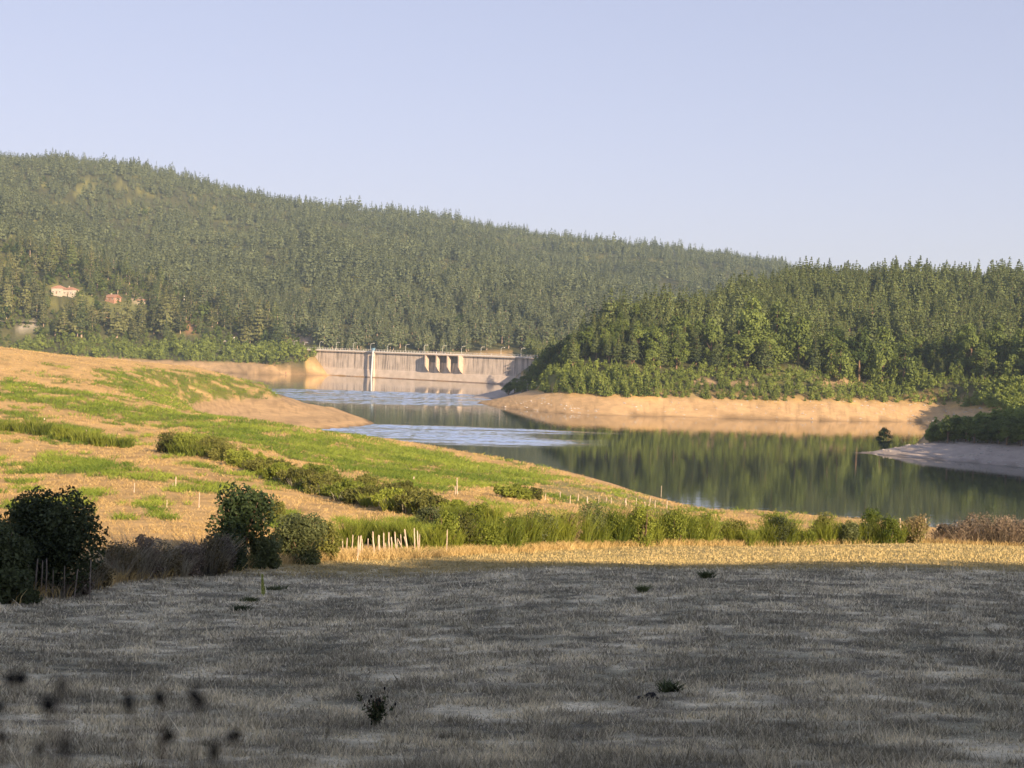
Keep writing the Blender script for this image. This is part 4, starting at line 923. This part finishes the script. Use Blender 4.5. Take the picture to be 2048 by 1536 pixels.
for i, (u_, v_, h_) in enumerate(pp):
    stake(u_, v_, u_ + (4 if i == 11 else -3 if i == 10 else 1), v_ - h_, 3.4 if i in (4, 8) else 2.0,
          {4: 'thick pale post in the row on the olive slope, left one of two thick posts', 8: 'thick pale post in the row on the olive slope, right one of two thick posts', 10: 'thin post leaning left in the row on the olive slope', 11: 'tall thin post leaning right in the row on the olive slope'}.get(i, 'thin pale post in the row across the olive slope above the water'), 'posts across the olive slope')
for (ub, vb, ut, vt, w, lb) in [(1031,1101,1033,1070,2.6,'pale stake at the field edge among reddish dry grass'),(1041,1098,1042,1068,2,'thin stake behind the one among reddish dry grass'),
    (1850,1075,1851,1036,4,'tall white forked post at the field edge before the dark water'),(1875,1076,1874,1049,2.4,'thinner of two brown posts right of the white forked post'),(1878,1080,1877,1048,3,'thicker of two brown posts right of the white forked post'),
    (1982,1088,1983,1058,2.6,'grey post among the brown shrubs at the right'),(1918,1076,1918,1056,2.2,'short dark post before the pale shore tip'),(1800,1060,1800,1036,3.4,'pale stub rising from the broom left of the white forked post'),(1727,1075,1727,1040,2.2,'thin pale stake inside the broom bushes left of the white post'),
    (2012,1085,2012,1058,2.2,'weathered grey post nearest the right end of the brown shrubs'),
    (174,879,172.5,859,3,'left one of two white posts on the green bank'),(180,880,179.5,860,3,'right one of two white posts on the green bank'),(350,975,352,953,3,'pale stake standing in dry grass of the meadow'),(345,975,346,966,2,'small stub next to the stake in the meadow'),
    (268,985,269,966,2,'thin stake in meadow grass left of its centre'),(333,1017,334,1000,2.2,'thin pale stake above the shaded hedge'),(398,1016,399,985,2.2,'thin stake left of the leafy sapling'),
    (915,989,914,955,2.6,'tall thin pale post on the open slope above the scrub'),(911,989,910,972,2,'short post beside the tall thin one above the scrub'),(828,965,828,953,3.2,'small bluish white post top over the green bracken'),(88,840,88,836,3,'tiny white marker in the upper green bank')]:
    stake(ub, vb, ut, vt, w, lb, None)
for (xb, yb, xt, yt, w) in [(400,1255,430,1020,3.6),(470,1250,485,1040,3),(530,1275,530,1010,2.8),(255,1250,258,1090,2.2),(325,1250,320,1100,2.2),(600,1250,605,1170,2),(735,1200,735,1130,2),(1030,1200,1035,1040,2.6),(850,1255,885,1165,2.8)]:
    yt = yb - (yb - yt) * .8
    stake(xb / 5.689, 930 + yb / 5.689, xt / 5.689, 930 + yt / 5.689, w, 'grey crooked stake in the shade under the big dark bush' if xb != 850 else 'short pale stick leaning right under the big dark bush', 'stakes under the big dark bush', D=37.2, mat='oldwood')
xy = water_xy(1322, 993); b = MB(); b.tube([(0,0,-1),(0.02,0,1.75)], [.05,.035], 6); o_ = b.build('water_marker_pole', M['stake']); o_.location = (xy[0], xy[1], 0); setp(o_, 'thin pole standing in the dark water by the near shore', 'pole')

# ------------------------------------------------------------------ near bushes
def leaf_bush(name, p, w, h, nl, leaf, matk, label, cat='bush', group=None, seed=0, stems=7, low=.1, lean=0, aspect=1.6):
    rg = np.random.default_rng(seed + 50); e = empty(name, p, rg.uniform(0, 6.28)); setp(e, label, cat, group)
    nlobe = 24; pts = []; T = []
    for k in range(nlobe):
        a = rg.uniform(0, 6.28); t = rg.uniform(low, .82); rr_ = w / 2 * math.sqrt(max(.1, 1 - (t * 1.25 - .45) ** 2 * 1.4)) * rg.uniform(.15, .78)
        c = np.array([math.cos(a) * rr_, math.sin(a) * rr_, h * t]); s_ = rg.uniform(.16, .30) * min(w, h * 1.2)
        m_ = nl // nlobe; d = rg.normal(size=(m_, 3)); d /= np.linalg.norm(d, axis=1, keepdims=True)
        pts.append(c + d * s_ * rg.uniform(.4, 1.12, (m_, 1)) ** .6); T.append(np.clip(rg.uniform(.1, .6) + rg.uniform(-.2, .4, m_), 0, 1))
    # shoots poking out of the outline
    for k in range(26):
        a = rg.uniform(0, 6.28); el = rg.uniform(.3, 1.45); L = rg.uniform(.75, 1.05); m_ = 22; s_ = np.linspace(.55, L, m_)[:, None]
        dirv = np.array([math.cos(a) * math.cos(el) * w * .55, math.sin(a) * math.cos(el) * w * .55, h * (.25 + .8 * math.sin(el))])
        pts.append(dirv * s_ * np.array([1, 1, 1]) * 0.95 + rg.normal(size=(m_, 3)) * leaf * .7); T.append(np.clip(rg.uniform(.2, .8, m_), 0, 1))
    pts = np.concatenate(pts); pts[:, 2] = np.abs(pts[:, 2]); T = np.concatenate(T); k = pts[:, 2] < h * 1.08; pts = pts[k]; T = T[k]
    V_, Q_ = quads(pts, leaf * rg.uniform(.6, 1.3, len(pts)), rg, aspect)
    mobj('foliage', np_mesh('foliage', V_, Q_, M[matk], np.repeat(T, 4)), e)
    b = MB()
    for k in range(stems):
        a = rg.uniform(0, 6.28); q = np.array([math.cos(a) * w * .28, math.sin(a) * w * .28, h * rg.uniform(.5, .85)]); r0 = .012 * h + .006
        b.tube([(math.cos(a) * .05 * w, math.sin(a) * .05 * w, -.1), q * np.array([.5, .5, .5]) + rg.normal(size=3) * .04 * w, q], [r0, r0 * .7, r0 * .25], 5)
    b.build('stems', M['bark'], e); return e
def blade_tufts(P, h, w, nb, spread, rg, lean=.35, curve=.3):
    """Upright tapering blades: P (n,3) bases; returns 3-point strips as quads+tip (as quads)."""
    n_ = len(P); h = np.broadcast_to(h, (n_,)); w = np.broadcast_to(w, (n_,)); spread = np.broadcast_to(spread, (n_,))
    B = np.repeat(P, nb, 0); H = np.repeat(h, nb) * rg.uniform(.45, 1.1, n_ * nb); Wd = np.repeat(w, nb) * rg.uniform(.6, 1.2, n_ * nb); Sp = np.repeat(spread, nb)
    a = rg.uniform(0, 6.283, n_ * nb); rd = np.sqrt(rg.uniform(0, 1, n_ * nb)) * Sp
    B = B + np.stack([np.cos(a) * rd, np.sin(a) * rd, 0 * a], -1)
    out = (rd / (Sp + 1e-6)) * lean + rg.uniform(0, lean * .5, n_ * nb); a2 = a + rg.normal(size=n_ * nb) * .7
    D = np.stack([np.cos(a2) * out, np.sin(a2) * out, np.ones_like(a)], -1) * H[:, None]
    th = rg.uniform(0, 6.283, n_ * nb); Sd = np.stack([np.cos(th), np.sin(th), 0 * th], -1) * Wd[:, None] / 2
    mid = B + D * np.array([.4, .4, .55]); tip = B + D + np.stack([np.cos(a2), np.sin(a2), -.25 + 0 * a], -1) * (curve * H)[:, None] * .5
    V_ = np.stack([B - Sd * .6, B + Sd * .6, mid + Sd, mid - Sd, mid - Sd, mid + Sd, tip + Sd * .15, tip - Sd * .15], 1).reshape(-1, 3)
    return V_, np.arange(len(V_)).reshape(-1, 4), np.repeat(np.clip(rg.uniform(0, 1, n_ * nb), 0, 1), 8)
def blade_bush(name, p, w, h, n_, matk, label, cat, group=None, seed=0, bw=.03, lean=.34, curve=.12):
    rg = np.random.default_rng(seed + 900); e = empty(name, p, 0); setp(e, label, cat, group)
    nt_ = 16; a = rg.uniform(0, 6.28, nt_); r = np.sqrt(rg.uniform(0, 1, nt_)) * w * .36
    P_ = np.stack([np.cos(a) * r, np.sin(a) * r, np.full(nt_, -.05)], -1)
    V_, Q_, T_ = blade_tufts(P_, h * rg.uniform(.55, 1.0, nt_), bw, n_ // nt_, w * .10, rg, lean=lean, curve=curve)
    mobj('foliage', np_mesh('foliage', V_, Q_, M[matk], np.clip(T_ * .7 + V_[:, 2] / max(h, .1) * .3, 0, 1)), e)
    b = MB()
    for k in range(5):
        a = rg.uniform(0, 6.28); b.tube([(0, 0, -.1), (math.cos(a) * w * .12, math.sin(a) * w * .12, h * .35), (math.cos(a) * w * .25, math.sin(a) * w * .25, h * .6)], [.02, .014, .006], 5)
    b.build('stems', M['bark'], e); return e
def px2m(px, D): return px * D / F
def base(u, v): return hit(u, v)
p = at(np.array(95.), np.array(1172.), np.array(38.5)); p[2] = ground(p[0], p[1])
leaf_bush('hedge_bush', p, px2m(190, 38.5), px2m(205, 38.5), 26000, .062, 'hedge', 'big dark rounded bush in shade at the left end of the hedge', seed=1, stems=12, low=.25)
p = at(np.array(-25.), np.array(1185.), np.array(36.)); p[2] = ground(p[0], p[1])
leaf_bush('hedge_bush', p, px2m(170, 36), px2m(165, 36), 16000, .062, 'hedge', 'dark lower bush cut by the left frame edge', seed=2)
p = at(np.array(20.), np.array(1205.), np.array(35.)); p[2] = ground(p[0], p[1])
leaf_bush('low_bush', p, px2m(130, 35), px2m(70, 35), 5000, .055, 'hedge', 'low dark weedy bush at the foot of the hedge on the left', seed=22, low=.05)
p = at(np.array(482.), np.array(1126.), np.array(53.)); p[2] = ground(p[0], p[1])
leaf_bush('sapling', p + np.array([0, 0, .6]), px2m(128, 53), px2m(128, 53), 4200, .085, 'sapling', 'leafy dark sapling standing up out of the hedge', 'sapling', seed=3, low=.2, aspect=1.9)
for (u_, v_, D_, w_, h_, n_, lb, sd_) in [(455,1132,51,85,78,3500,'dark bush hiding the foot of the leafy sapling',4),(530,1128,53,75,70,3500,'dark low bush right of the leafy sapling foot',5),
     (598,1120,57,120,92,6500,'dark round bush with sunlit crown between the sapling and the stakes',6),(650,1112,60,62,80,2500,'leafy green bush around the leftmost stakes',7)]:
    p = at(np.array(float(u_)), np.array(float(v_)), np.array(float(D_))); p[2] = ground(p[0], p[1])
    leaf_bush('hedge_bush', p, px2m(w_, D_), px2m(h_, D_), n_ * 2, .06, 'hedge' if sd_ < 7 else 'scrub', lb, seed=sd_, low=.05)
# dead brown weeds between the bushes
for i, (u_, v_, D_, w_, h_, lb) in enumerate([(215,1160,44,85,85,'grey brown dead shrub right of the big dark bush'),(262,1150,45,75,105,'darkest tangled dead shrub in the hedge gap'),(305,1150,46,70,80,'pale dead stalks left of the hedge gap centre'),
     (350,1145,47,75,78,'bushy dead weeds in the middle of the hedge gap'),(392,1140,48,75,88,'pale grey twiggy shrub left of the sapling'),(425,1140,49,60,92,'tall grey twiggy shrub touching the sapling'),(165,1175,41,70,60,'low dead weeds in front of the big dark bush'),(120,1192,38,90,48,'dry tangle below the big dark bush')]):
    p = at(np.array(float(u_)), np.array(float(v_)), np.array(float(D_))); p[2] = ground(p[0], p[1])
    blade_bush('dead_shrub', p, px2m(w_, D_) * 1.15, px2m(h_, D_) * 1.1, 480, 'dead', lb, 'shrub', seed=i, bw=.018, lean=.45, curve=.3)
    leaf_bush('weedy_bush', p + np.array([px2m(20, D_), .4, 0]), px2m(w_ * .95, D_), px2m(h_ * .85, D_), 3000, .045, 'twig' if i % 2 else 'deadleaf', ['leafy brown weeds right beside the big dark bush', 'brownish leafy weeds behind the darkest dead shrub', 'leafy weeds behind the pale dead stalks', 'leafy brown weeds behind the bushy dead weeds', 'leafy weeds behind the pale grey twiggy shrub', 'leafy brown weeds behind the twiggy shrub near the sapling', 'leafy weeds in front of the big dark bush', 'leafy brown weeds near the stakes under the big bush'][i], 'weeds', seed=700 + i, low=.05)
# broom along the field edge
brl = [(700,1096,68,66,66),(735,1092,72,60,66),(770,1088,70,62,62),(815,1085,70,70,58),(855,1090,68,75,66),(895,1092,68,70,62),(935,1094,70,75,64),(975,1096,71,70,62),(1010,1098,72,70,64),(1050,1098,75,70,60),
 (1085,1096,77,72,62),(1120,1094,79,68,66),(1155,1092,81,72,72),(1190,1090,83,70,78),(1228,1090,84,74,74),(1262,1090,85,66,78),(1300,1090,86,60,62),(1332,1090,88,66,60),(1368,1090,89,70,64),(1402,1088,90,66,56),
 (1465,1085,93,62,46),(1500,1086,92,52,30),(1540,1084,93,66,52),(1575,1084,93,60,50),(1610,1085,94,52,38),(1650,1084,95,52,48),(1688,1084,95,52,42),(1720,1084,96,52,48),(1755,1084,96,58,58),(1790,1084,96,50,46),(1825,1083,97,48,42),
 (560,1075,80,50,36),(900,1050,88,70,50),(940,1055,88,60,46),(980,1060,88,50,40),(860,1052,86,50,40)]
dist_lb = {13: 'tallest broom bush in the row beside the small young pine', 15: 'tall broom bush with brownish top in the field edge row', 20: 'first broom bush right of the gap in the field edge row', 22: 'dense broom bush with yellow tips in the right half of the row', 28: 'largest broom bush in the right half of the row, left of the white post'}
for i, (u_, v_, D_, w_, h_) in enumerate(brl):
    p = at(np.array(float(u_)), np.array(float(v_)), np.array(float(D_))); p[2] = ground(p[0], p[1])
    # height from the visible top
    blade_bush('broom_bush', p, px2m(w_, D_) * .95, px2m(h_, D_) * random.uniform(.8, 1.4), 800, 'broom', dist_lb.get(i, 'green upright broom bush in the row along the field edge'), 'bush', 'broom bushes along the field edge', seed=100 + i, bw=.030)
    if i > 4 and i not in (21, 32):
        leaf_bush('scrub_bush', p + np.array([px2m(random.uniform(-16, 18), D_), random.uniform(-.6, 1.2), 0]), px2m(w_ * random.uniform(.8, 1.2), D_), px2m(h_ * random.uniform(.8, 1.4), D_), 3600, .065, random.choice(['scrub', 'broomleaf', 'broomleaf', 'hedge', 'deadleaf']), 'rounded leafy bush growing among the upright broom at the field edge', group='leafy bushes among the broom', seed=300 + i, low=.05)
for i, (u_, v_, D_, w_, h_) in enumerate([(1880,1088,98,50,40),(1915,1090,98,50,48),(1950,1092,98,60,62),(1985,1094,98,56,66),(2020,1096,98,60,66),(2055,1098,98,60,60)]):
    p = at(np.array(float(u_)), np.array(float(v_)), np.array(float(D_))); p[2] = ground(p[0], p[1])
    leaf_bush('brown_bush', p + np.array([px2m(12, D_), .5, 0]), px2m(w_, D_) * 1.2, px2m(h_, D_) * .95, 3200, .06, 'twig', 'dark brown bush among the twiggy shrubs at the right end of the field edge', group='dark brown bushes at the right end of the field edge', seed=250 + i, low=.05)
    blade_bush('brown_shrub', p, px2m(w_, D_) * 1.0, px2m(h_, D_) * 1.05, 260, 'twig', 'brown twiggy shrub at the right end of the field edge', 'shrub', 'brown shrubs at the right end of the field edge', seed=200 + i, bw=.025, lean=.5, curve=.35)
# small young pine
p = at(np.array(1193.), np.array(1062.), np.array(88.)); p[2] = ground(p[0], p[1]) ; tree('pine', p, .16, 'small dark young pine rising over the broom at the field edge', None, wide=1.2)
# scrub row across the meadow
scr = [(350,905,54,38),(385,908,62,44),(420,912,60,40),(455,922,60,36),(490,935,60,34),(525,948,60,34),(560,962,56,36),(600,975,62,40),(645,988,62,42),(690,1000,62,40),(735,1010,60,40),(780,1020,60,42),(825,1026,64,44),(865,1032,56,40),(905,1035,50,34),(560,945,50,26),(640,962,56,32),(720,985,56,34),(800,1000,60,36),(1030,998,60,28),(1060,1000,44,24)]
for i, (u_, v_, w_, h_) in enumerate(scr):
    p = hit(u_, v_); D_ = p[1]
    lb = {0: 'dark bush at the left end of the scrub row casting shade on bare soil', 19: 'low dark bush alone on the slope above the broom row', 20: 'smaller bush touching the lone one on the slope'}.get(i, 'rounded scrub bush with brownish foot in the row crossing the meadow')
    e = leaf_bush('scrub_bush', p, px2m(w_, D_) * 1.75, px2m(h_, D_), 6500, .10, ['scrub', 'broomleaf', 'scrub', 'scrub', 'broomleaf'][i % 5], lb, group=None if i in (0, 19, 20) else 'scrub bushes crossing the meadow', seed=400 + i, low=.05)
    if i < 19:
        blade_bush('bracken_bush', hit(u_ + 17, v_ + 4), px2m(w_, D_) * 1.2, px2m(h_ * .85, D_), 420, 'broom', 'leafy upright bracken between the rounded bushes of the meadow scrub row', 'bracken', 'bracken along the meadow scrub row', seed=800 + i, bw=.06, lean=.5)
    if 5 < i < 19:
        blade_bush('dry_stalks', hit(u_ + 6, v_ + 3), px2m(w_, D_), px2m(h_ * .7, D_), 160, 'dead', 'clump of pale dry stalks at the foot of the scrub row', 'stalks', 'dry stalk clumps along the scrub row', seed=500 + i, bw=.05)
# dark scrub on the upper left bank
for i, (u_, v_, w_, h_) in enumerate([(10,862,60,30),(50,866,60,32),(90,872,60,34),(130,880,60,34),(165,886,60,34),(205,892,60,32),(240,895,48,26)]):
    p = hit(u_, v_); D_ = p[1]
    blade_bush('bracken_bush', p, px2m(w_, D_) * 1.2, px2m(h_, D_), 700, 'broom', 'tall dark green bracken clump on the upper left bank', 'bracken', 'bracken clumps on the upper left bank', seed=600 + i, bw=.09)

# ------------------------------------------------------------------ ground cover (uncountable)
def cover():
    rg = np.random.default_rng(12)
    N = 150000
    D = np.exp(rg.uniform(math.log(56), math.log(500), N)); a = rg.uniform(R_(-25), R_(16), N); x = np.tan(a) * D; y = D
    z, sd = ground(x, y, True); g, ol, fld, u, v = zones(x, y, z, sd); P_ = np.stack([x, y, z], -1)
    top = np.where((np.hypot(x, y) < 340) & (x > -60), 1.2, 5.4)
    ok = (sd > 2) & (z > top) & (fld < .5) & (u > -400) & (u < 2400)
    k = ok & (g > .35) & (rg.uniform(0, 1, N) < .62)
    Pg = P_[k]; sc = np.clip(Pg[:, 1] / 170, .55, 2.0)
    V_, Q_, T_ = blade_tufts(Pg, .52 * sc ** .5, .075 * sc, 7, .42 * sc, rg, lean=.7, curve=.5)
    tone_ = np.repeat(fbm(Pg[:, 0] / 7, Pg[:, 1] / 7, 33, 3), 7 * 8); T_ = np.clip(T_ * .5 + (tone_ - .35) * 1.5, 0, 1)
    setp(mobj('bracken', np_mesh('bracken', V_, Q_, M['bracken'], T_)), 'yellow green bracken spreading in bands over the dry meadow', 'bracken', kind='stuff')
    k = ok & (g <= .35) & (rg.uniform(0, 1, N) < .40); k2 = rg.uniform(0, 1, N) < np.where(fbm(x / 9, y / 9, 44, 3) > .5, 1, .35); k &= k2
    Pd = P_[k]; sc = np.clip(Pd[:, 1] / 150, .5, 2.2)
    V_, Q_, T_ = blade_tufts(Pd, .26 * sc ** .5, .05 * sc, 5, .35 * sc, rg, lean=.8, curve=.4)
    setp(mobj('dry_grass', np_mesh('dry_grass', V_, Q_, M['straw'], T_)), 'dry orange grass covering the meadow between the bracken', 'grass', kind='stuff')
cover()
def field_grass():
    rg = np.random.default_rng(21); N = 720000
    D = np.exp(rg.uniform(math.log(7.5), math.log(100), N)); a = rg.uniform(R_(-25), R_(25), N); x = np.tan(a) * D; y = D
    k = inpoly(x, y, FIELD); x, y, D = x[k], y[k], D[k]; z = ground(x, y)
    p = fbm(x / 1.3 + 5, y / 1.5, 23, 5); pal = smooth(.42, .62, p)
    fine = fbm(x / .35, y / .35, 29, 3); mid = fbm(x / .5, y / .5, 27, 4)
    keep = rg.uniform(0, 1, len(x)) < (.55 + .6 * (fine - .3)); x, y, z, D, pal, fine, mid = [q[keep] for q in (x, y, z, D, pal, fine, mid)]
    n_ = len(x); h = rg.uniform(.012, .055, n_) * (1 + D / 110) * (.3 + 1.3 * smooth(.3, .75, fine)) * np.where(rg.uniform(0, 1, n_) < .03, 2.4, 1); w = np.clip(.0013 * D, .008, .06)
    a = rg.uniform(0, 6.283, n_); th = rg.uniform(0, 6.283, n_); ln = rg.uniform(.1, 1.1, n_)
    B = np.stack([x, y, z - .005], -1); Sd = np.stack([np.cos(th), np.sin(th), 0 * th], -1) * w[:, None] / 2
    tip = B + np.stack([np.cos(a) * ln, np.sin(a) * ln, np.ones(n_)], -1) * h[:, None]
    V_ = np.stack([B - Sd, B + Sd, tip], 1).reshape(-1, 3)
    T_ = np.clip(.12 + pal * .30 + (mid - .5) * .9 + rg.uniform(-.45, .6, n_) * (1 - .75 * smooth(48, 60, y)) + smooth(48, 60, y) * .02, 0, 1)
    lit = y > 50 + rg.uniform(-2, 2, n_)  # blades past the shade edge take the sunlit colour of the same grass
    for mk, nm, mt_, lb in ((~lit, 'grass', 'field', 'short dry grass covering the shaded field'), (lit, 'sunlit_grass', 'lit_grass', 'field grass coloured sunlit yellow on the strip at the far edge')):
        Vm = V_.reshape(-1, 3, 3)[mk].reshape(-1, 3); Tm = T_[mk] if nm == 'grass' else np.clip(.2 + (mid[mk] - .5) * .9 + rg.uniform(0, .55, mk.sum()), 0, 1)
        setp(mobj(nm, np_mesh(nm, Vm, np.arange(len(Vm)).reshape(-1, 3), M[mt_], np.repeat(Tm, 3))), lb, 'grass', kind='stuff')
    # dry fringe along the field edge
    E = np.array(FIELD[1:11]); t = rg.uniform(0, len(E) - 1.001, 5200); i = t.astype(int); f = (t - i)[:, None]
    q = E[i] * (1 - f) + E[i + 1] * f + np.stack([rg.normal(size=5200) * .5, rg.normal(size=5200) * .9 + .5], -1)
    Pf = np.stack([q[:, 0], q[:, 1], ground(q[:, 0], q[:, 1])], -1)
    V_, Q_, T_ = blade_tufts(Pf, .42, .02, 7, .22, rg, lean=.5, curve=.4)
    setp(mobj('fringe_grass', np_mesh('fringe_grass', V_, Q_, M['straw'], T_)), 'tall dry grass fringe at the foot of the hedge', 'grass', kind='stuff')
field_grass()

def bank_stones():
    rg = np.random.default_rng(31); N = 9000
    x = np.concatenate([rg.uniform(75, 140, N // 2), rg.uniform(-45, 200, N // 2)]); y = np.concatenate([rg.uniform(318, 375, N // 2), rg.uniform(515, 560, N // 2)])
    z, sd = ground(x, y, True); k = (sd > .3) & (z < 6.5) & (fbm(x / 5, y / 5, 37, 3) > .5); x, y, z = x[k], y[k], z[k]; n_ = len(x)
    o8 = np.array([(1,0,0),(0,1,0),(-1,0,0),(0,-1,0),(0,0,1),(0,0,-1)], float); f8 = np.array([(0,1,4),(1,2,4),(2,3,4),(3,0,4),(1,0,5),(2,1,5),(3,2,5),(0,3,5)])
    sz = rg.gamma(1.6, .09, n_)[:, None, None]; V_ = o8[None] * rg.uniform(.6, 1.4, (n_, 6, 1)) * sz * np.array([1.3, 1, .7]) + np.stack([x, y, z], -1)[:, None]
    setp(mobj('bank_rubble', np_mesh('bank_rubble', V_.reshape(-1, 3), (f8[None] + (np.arange(n_) * 6)[:, None, None]).reshape(-1, 3), M['stone'])), 'small stones scattered over the bare banks of the lake', 'stones', kind='stuff')
bank_stones()

# ------------------------------------------------------------------ things on the field
def rock(name, p, s, mat, label, cat, seed, flat=.5):
    rg = np.random.default_rng(seed); import bmesh
    bm = bmesh.new(); bmesh.ops.create_icosphere(bm, subdivisions=3, radius=1)
    for v in bm.verts:
        c = v.co; n_ = 1 + .35 * math.sin(c.x * 3 + seed) * math.cos(c.y * 2.3 + seed * 2) + .12 * rg.normal(); v.co = Vector((c.x * s[0] * n_, c.y * s[1] * n_, c.z * s[2] * n_))
    me = bpy.data.meshes.new(name); bm.to_mesh(me); bm.free(); me.materials.append(M[mat]); o_ = mobj(name, me); o_.location = tuple(p); return setp(o_, label, cat)
p = hit(1300, 1398); rock('soil_clod', p, (.085, .07, .055), 'clod', 'black clod of earth lying alone on the shaded field', 'clod', 4)
p2 = p + np.array([-.09, -.02, -.01]); rock('soil_clod', p2, (.055, .05, .03), 'clod', 'smaller dark clod touching the left of the black one', 'clod', 9)
p = hit(157, 1183); rock('pale_stone', p, (.16, .1, .05), 'stone', 'pale flat stone at the foot of the big dark bush', 'stone', 5)
rgx = np.random.default_rng(5)
for i, (u_, v_, w_, h_, lb) in enumerate([(483,1223,32,12,'darkest low weed tuft near the mullein stalk'),(500,1204,28,9,'small dark weed tuft just below the mullein stalk'),(548,1180,42,8,'flat dark weed tuft right of the mullein stalk'),
      (1410,1157,22,16,'dark tuft near the far edge of the shaded field'),(1284,1185,16,14,'small black weed tuft in the right half of the field'),(1342,1382,40,16,'leafy weed tuft behind the black clod')]):
    p = hit(u_, v_); D_ = p[1]; e = empty('weed_tuft', p); setp(e, lb, 'weed')
    V_, Q_, T_ = blade_tufts(rgx.normal(size=(8, 3)) * np.array([px2m(w_, D_) * .22, px2m(w_, D_) * .2, 0]), px2m(h_, D_) * 1.2, .02, 26, px2m(w_, D_) * .2, rgx, lean=.9)
    mobj('leaves', np_mesh('leaves', V_, Q_, M['hedge'], T_), e)
# mullein
p = hit(526, 1192); D_ = p[1]; e = empty('mullein', p); setp(e, 'yellow green mullein stalk standing in the shaded field', 'plant')
b = MB(); b.tube([(0,0,-.03),(-.01,0,px2m(20,D_)),(-.035,0,px2m(44,D_))], [.016,.014,.008], 7); b.tube([(0.02,0,0),(.06,0,px2m(10,D_)),(.045,0,px2m(20,D_))], [.012,.011,.006], 6); STK = (b, e)
nn = 420; t = rgx.uniform(.1, 1, nn); a = rgx.uniform(0, 6.28, nn); c = np.stack([-.035 * t + np.cos(a) * .035 * (1.1 - t * .7), np.sin(a) * .035 * (1.1 - t * .7), t * px2m(44, D_)], -1)
V_, Q_ = quads(c, .035, rgx, 1.2); mulm = leafmat('mullein_flowers', (0.50, 0.55, 0.15), (0.90, 0.90, 0.35), .3); STK[0].build('stalk', mulm, STK[1]); mobj('flower_spike', np_mesh('flower_spike', V_, Q_, mulm, np.repeat(rgx.uniform(0, 1, nn), 4)), e)
# thistle
def thistle(p, h, w, n_, label, heads=9, dark='hedge', seed=0, name='thistle'):
    rg = np.random.default_rng(seed + 77); e = empty(name, p); setp(e, label, 'plant'); b = MB(); hb = MB(); tips = []
    for k in range(n_):
        a = rg.uniform(0, 6.28); o = rg.uniform(.1, 1) * w / 2; hh_ = h * rg.uniform(.5, 1); pt = [(0, 0, -.02), (math.cos(a) * o * .4, math.sin(a) * o * .4, hh_ * .5), (math.cos(a) * o, math.sin(a) * o, hh_)]
        b.tube(pt, [.004, .003, .002], 5); tips.append(pt[-1])
    b.build('stems', M['bark'], e)
    for t_ in tips[:heads]:
        q = np.array(t_); m = h * .045; hb = MB(); hb.tube([q, q + [0, 0, m * .6], q + [0, 0, m * 1.6], q + [0, 0, m * 2.1]], [m * .3, m * .75, m * .6, m * .2], 7); hb.build('seed_head', M['clod'], e)
    nn = n_ * 26; k = rg.integers(0, n_, nn); f = rg.uniform(.05, .85, nn)[:, None]; c = np.array(tips)[k] * f + rg.normal(size=(nn, 3)) * .012
    V_, Q_ = quads(c, h * .05, rg, 3.0); mobj('leaves', np_mesh('leaves', V_, Q_, M[dark], np.repeat(rg.uniform(0, 1, nn), 4)), e); return e
p = hit(750, 1450); thistle(p, px2m(72, p[1]), px2m(110, p[1]), 26, 'dark thistle with seed heads in the foreground grass', 8)
p = hit(2030, 1410); thistle(p, .045, .02, 2, 'tiny pale seed head near the right frame edge', 1, 'straw')
# out-of-focus weeds right in front of the camera
wd = [(28,1350,'leftmost upper'),(122,1368,''),(0,1410,''),(100,1415,''),(5,1475,''),(130,1500,''),(262,1405,''),(322,1400,''),(392,1400,''),(75,1500,''),(330,1475,''),(425,1510,''),(470,1465,'')]
e = empty('weed_stalks', at(np.array(180.), np.array(2300.), np.array(.62))); setp(e, 'blurred dark weed stalks with round heads close to the camera at lower left', 'weeds')
ex = np.array(e.location)
b = MB(); hb = MB()
for u_, v_, _ in wd:
    q = at(np.array(float(u_)), np.array(float(v_)), np.array(random.uniform(.5, .7))) - ex
    ft = np.array([q[0] * .55, q[1] * .4, -.15]); b.tube([ft, ft * .4 + q * .6 + np.array([.004, 0, .0]), q], [.0008, .0007, .0005], 5)
    hb = MB(); k_ = random.uniform(.42, .8)
    for k in range(3):
        c = q + rgx.normal(size=3) * .002 * k_; hb.tube([c + [0, 0, -.005 * k_], c + [0, 0, -.002 * k_], c + [0, 0, .002 * k_], c + [0, 0, .005 * k_]], [.0006, .0034 * k_, .003 * k_, .0006], 7)
    hb.build('seed_head', M['clod'], e)
b.build('stems', M['bark'], e)

# ------------------------------------------------------------------ air
m, nt, out = newmat('haze'); pv = nd(nt, 'ShaderNodeVolumePrincipled'); pv.inputs['Density'].default_value = 0.000105; pv.inputs['Color'].default_value = (0.62, 0.82, 1.0, 1); pv.inputs['Anisotropy'].default_value = 0.2
nt.links.new(pv.outputs[0], out.inputs['Volume'])
b = MB(); b.box((0, 0, 160), (9200, 9200, 332)); hz = b.build('haze', m); setp(hz, kind='stuff')
print('objects', len(bpy.data.objects), 'haze top ok', Z.max())
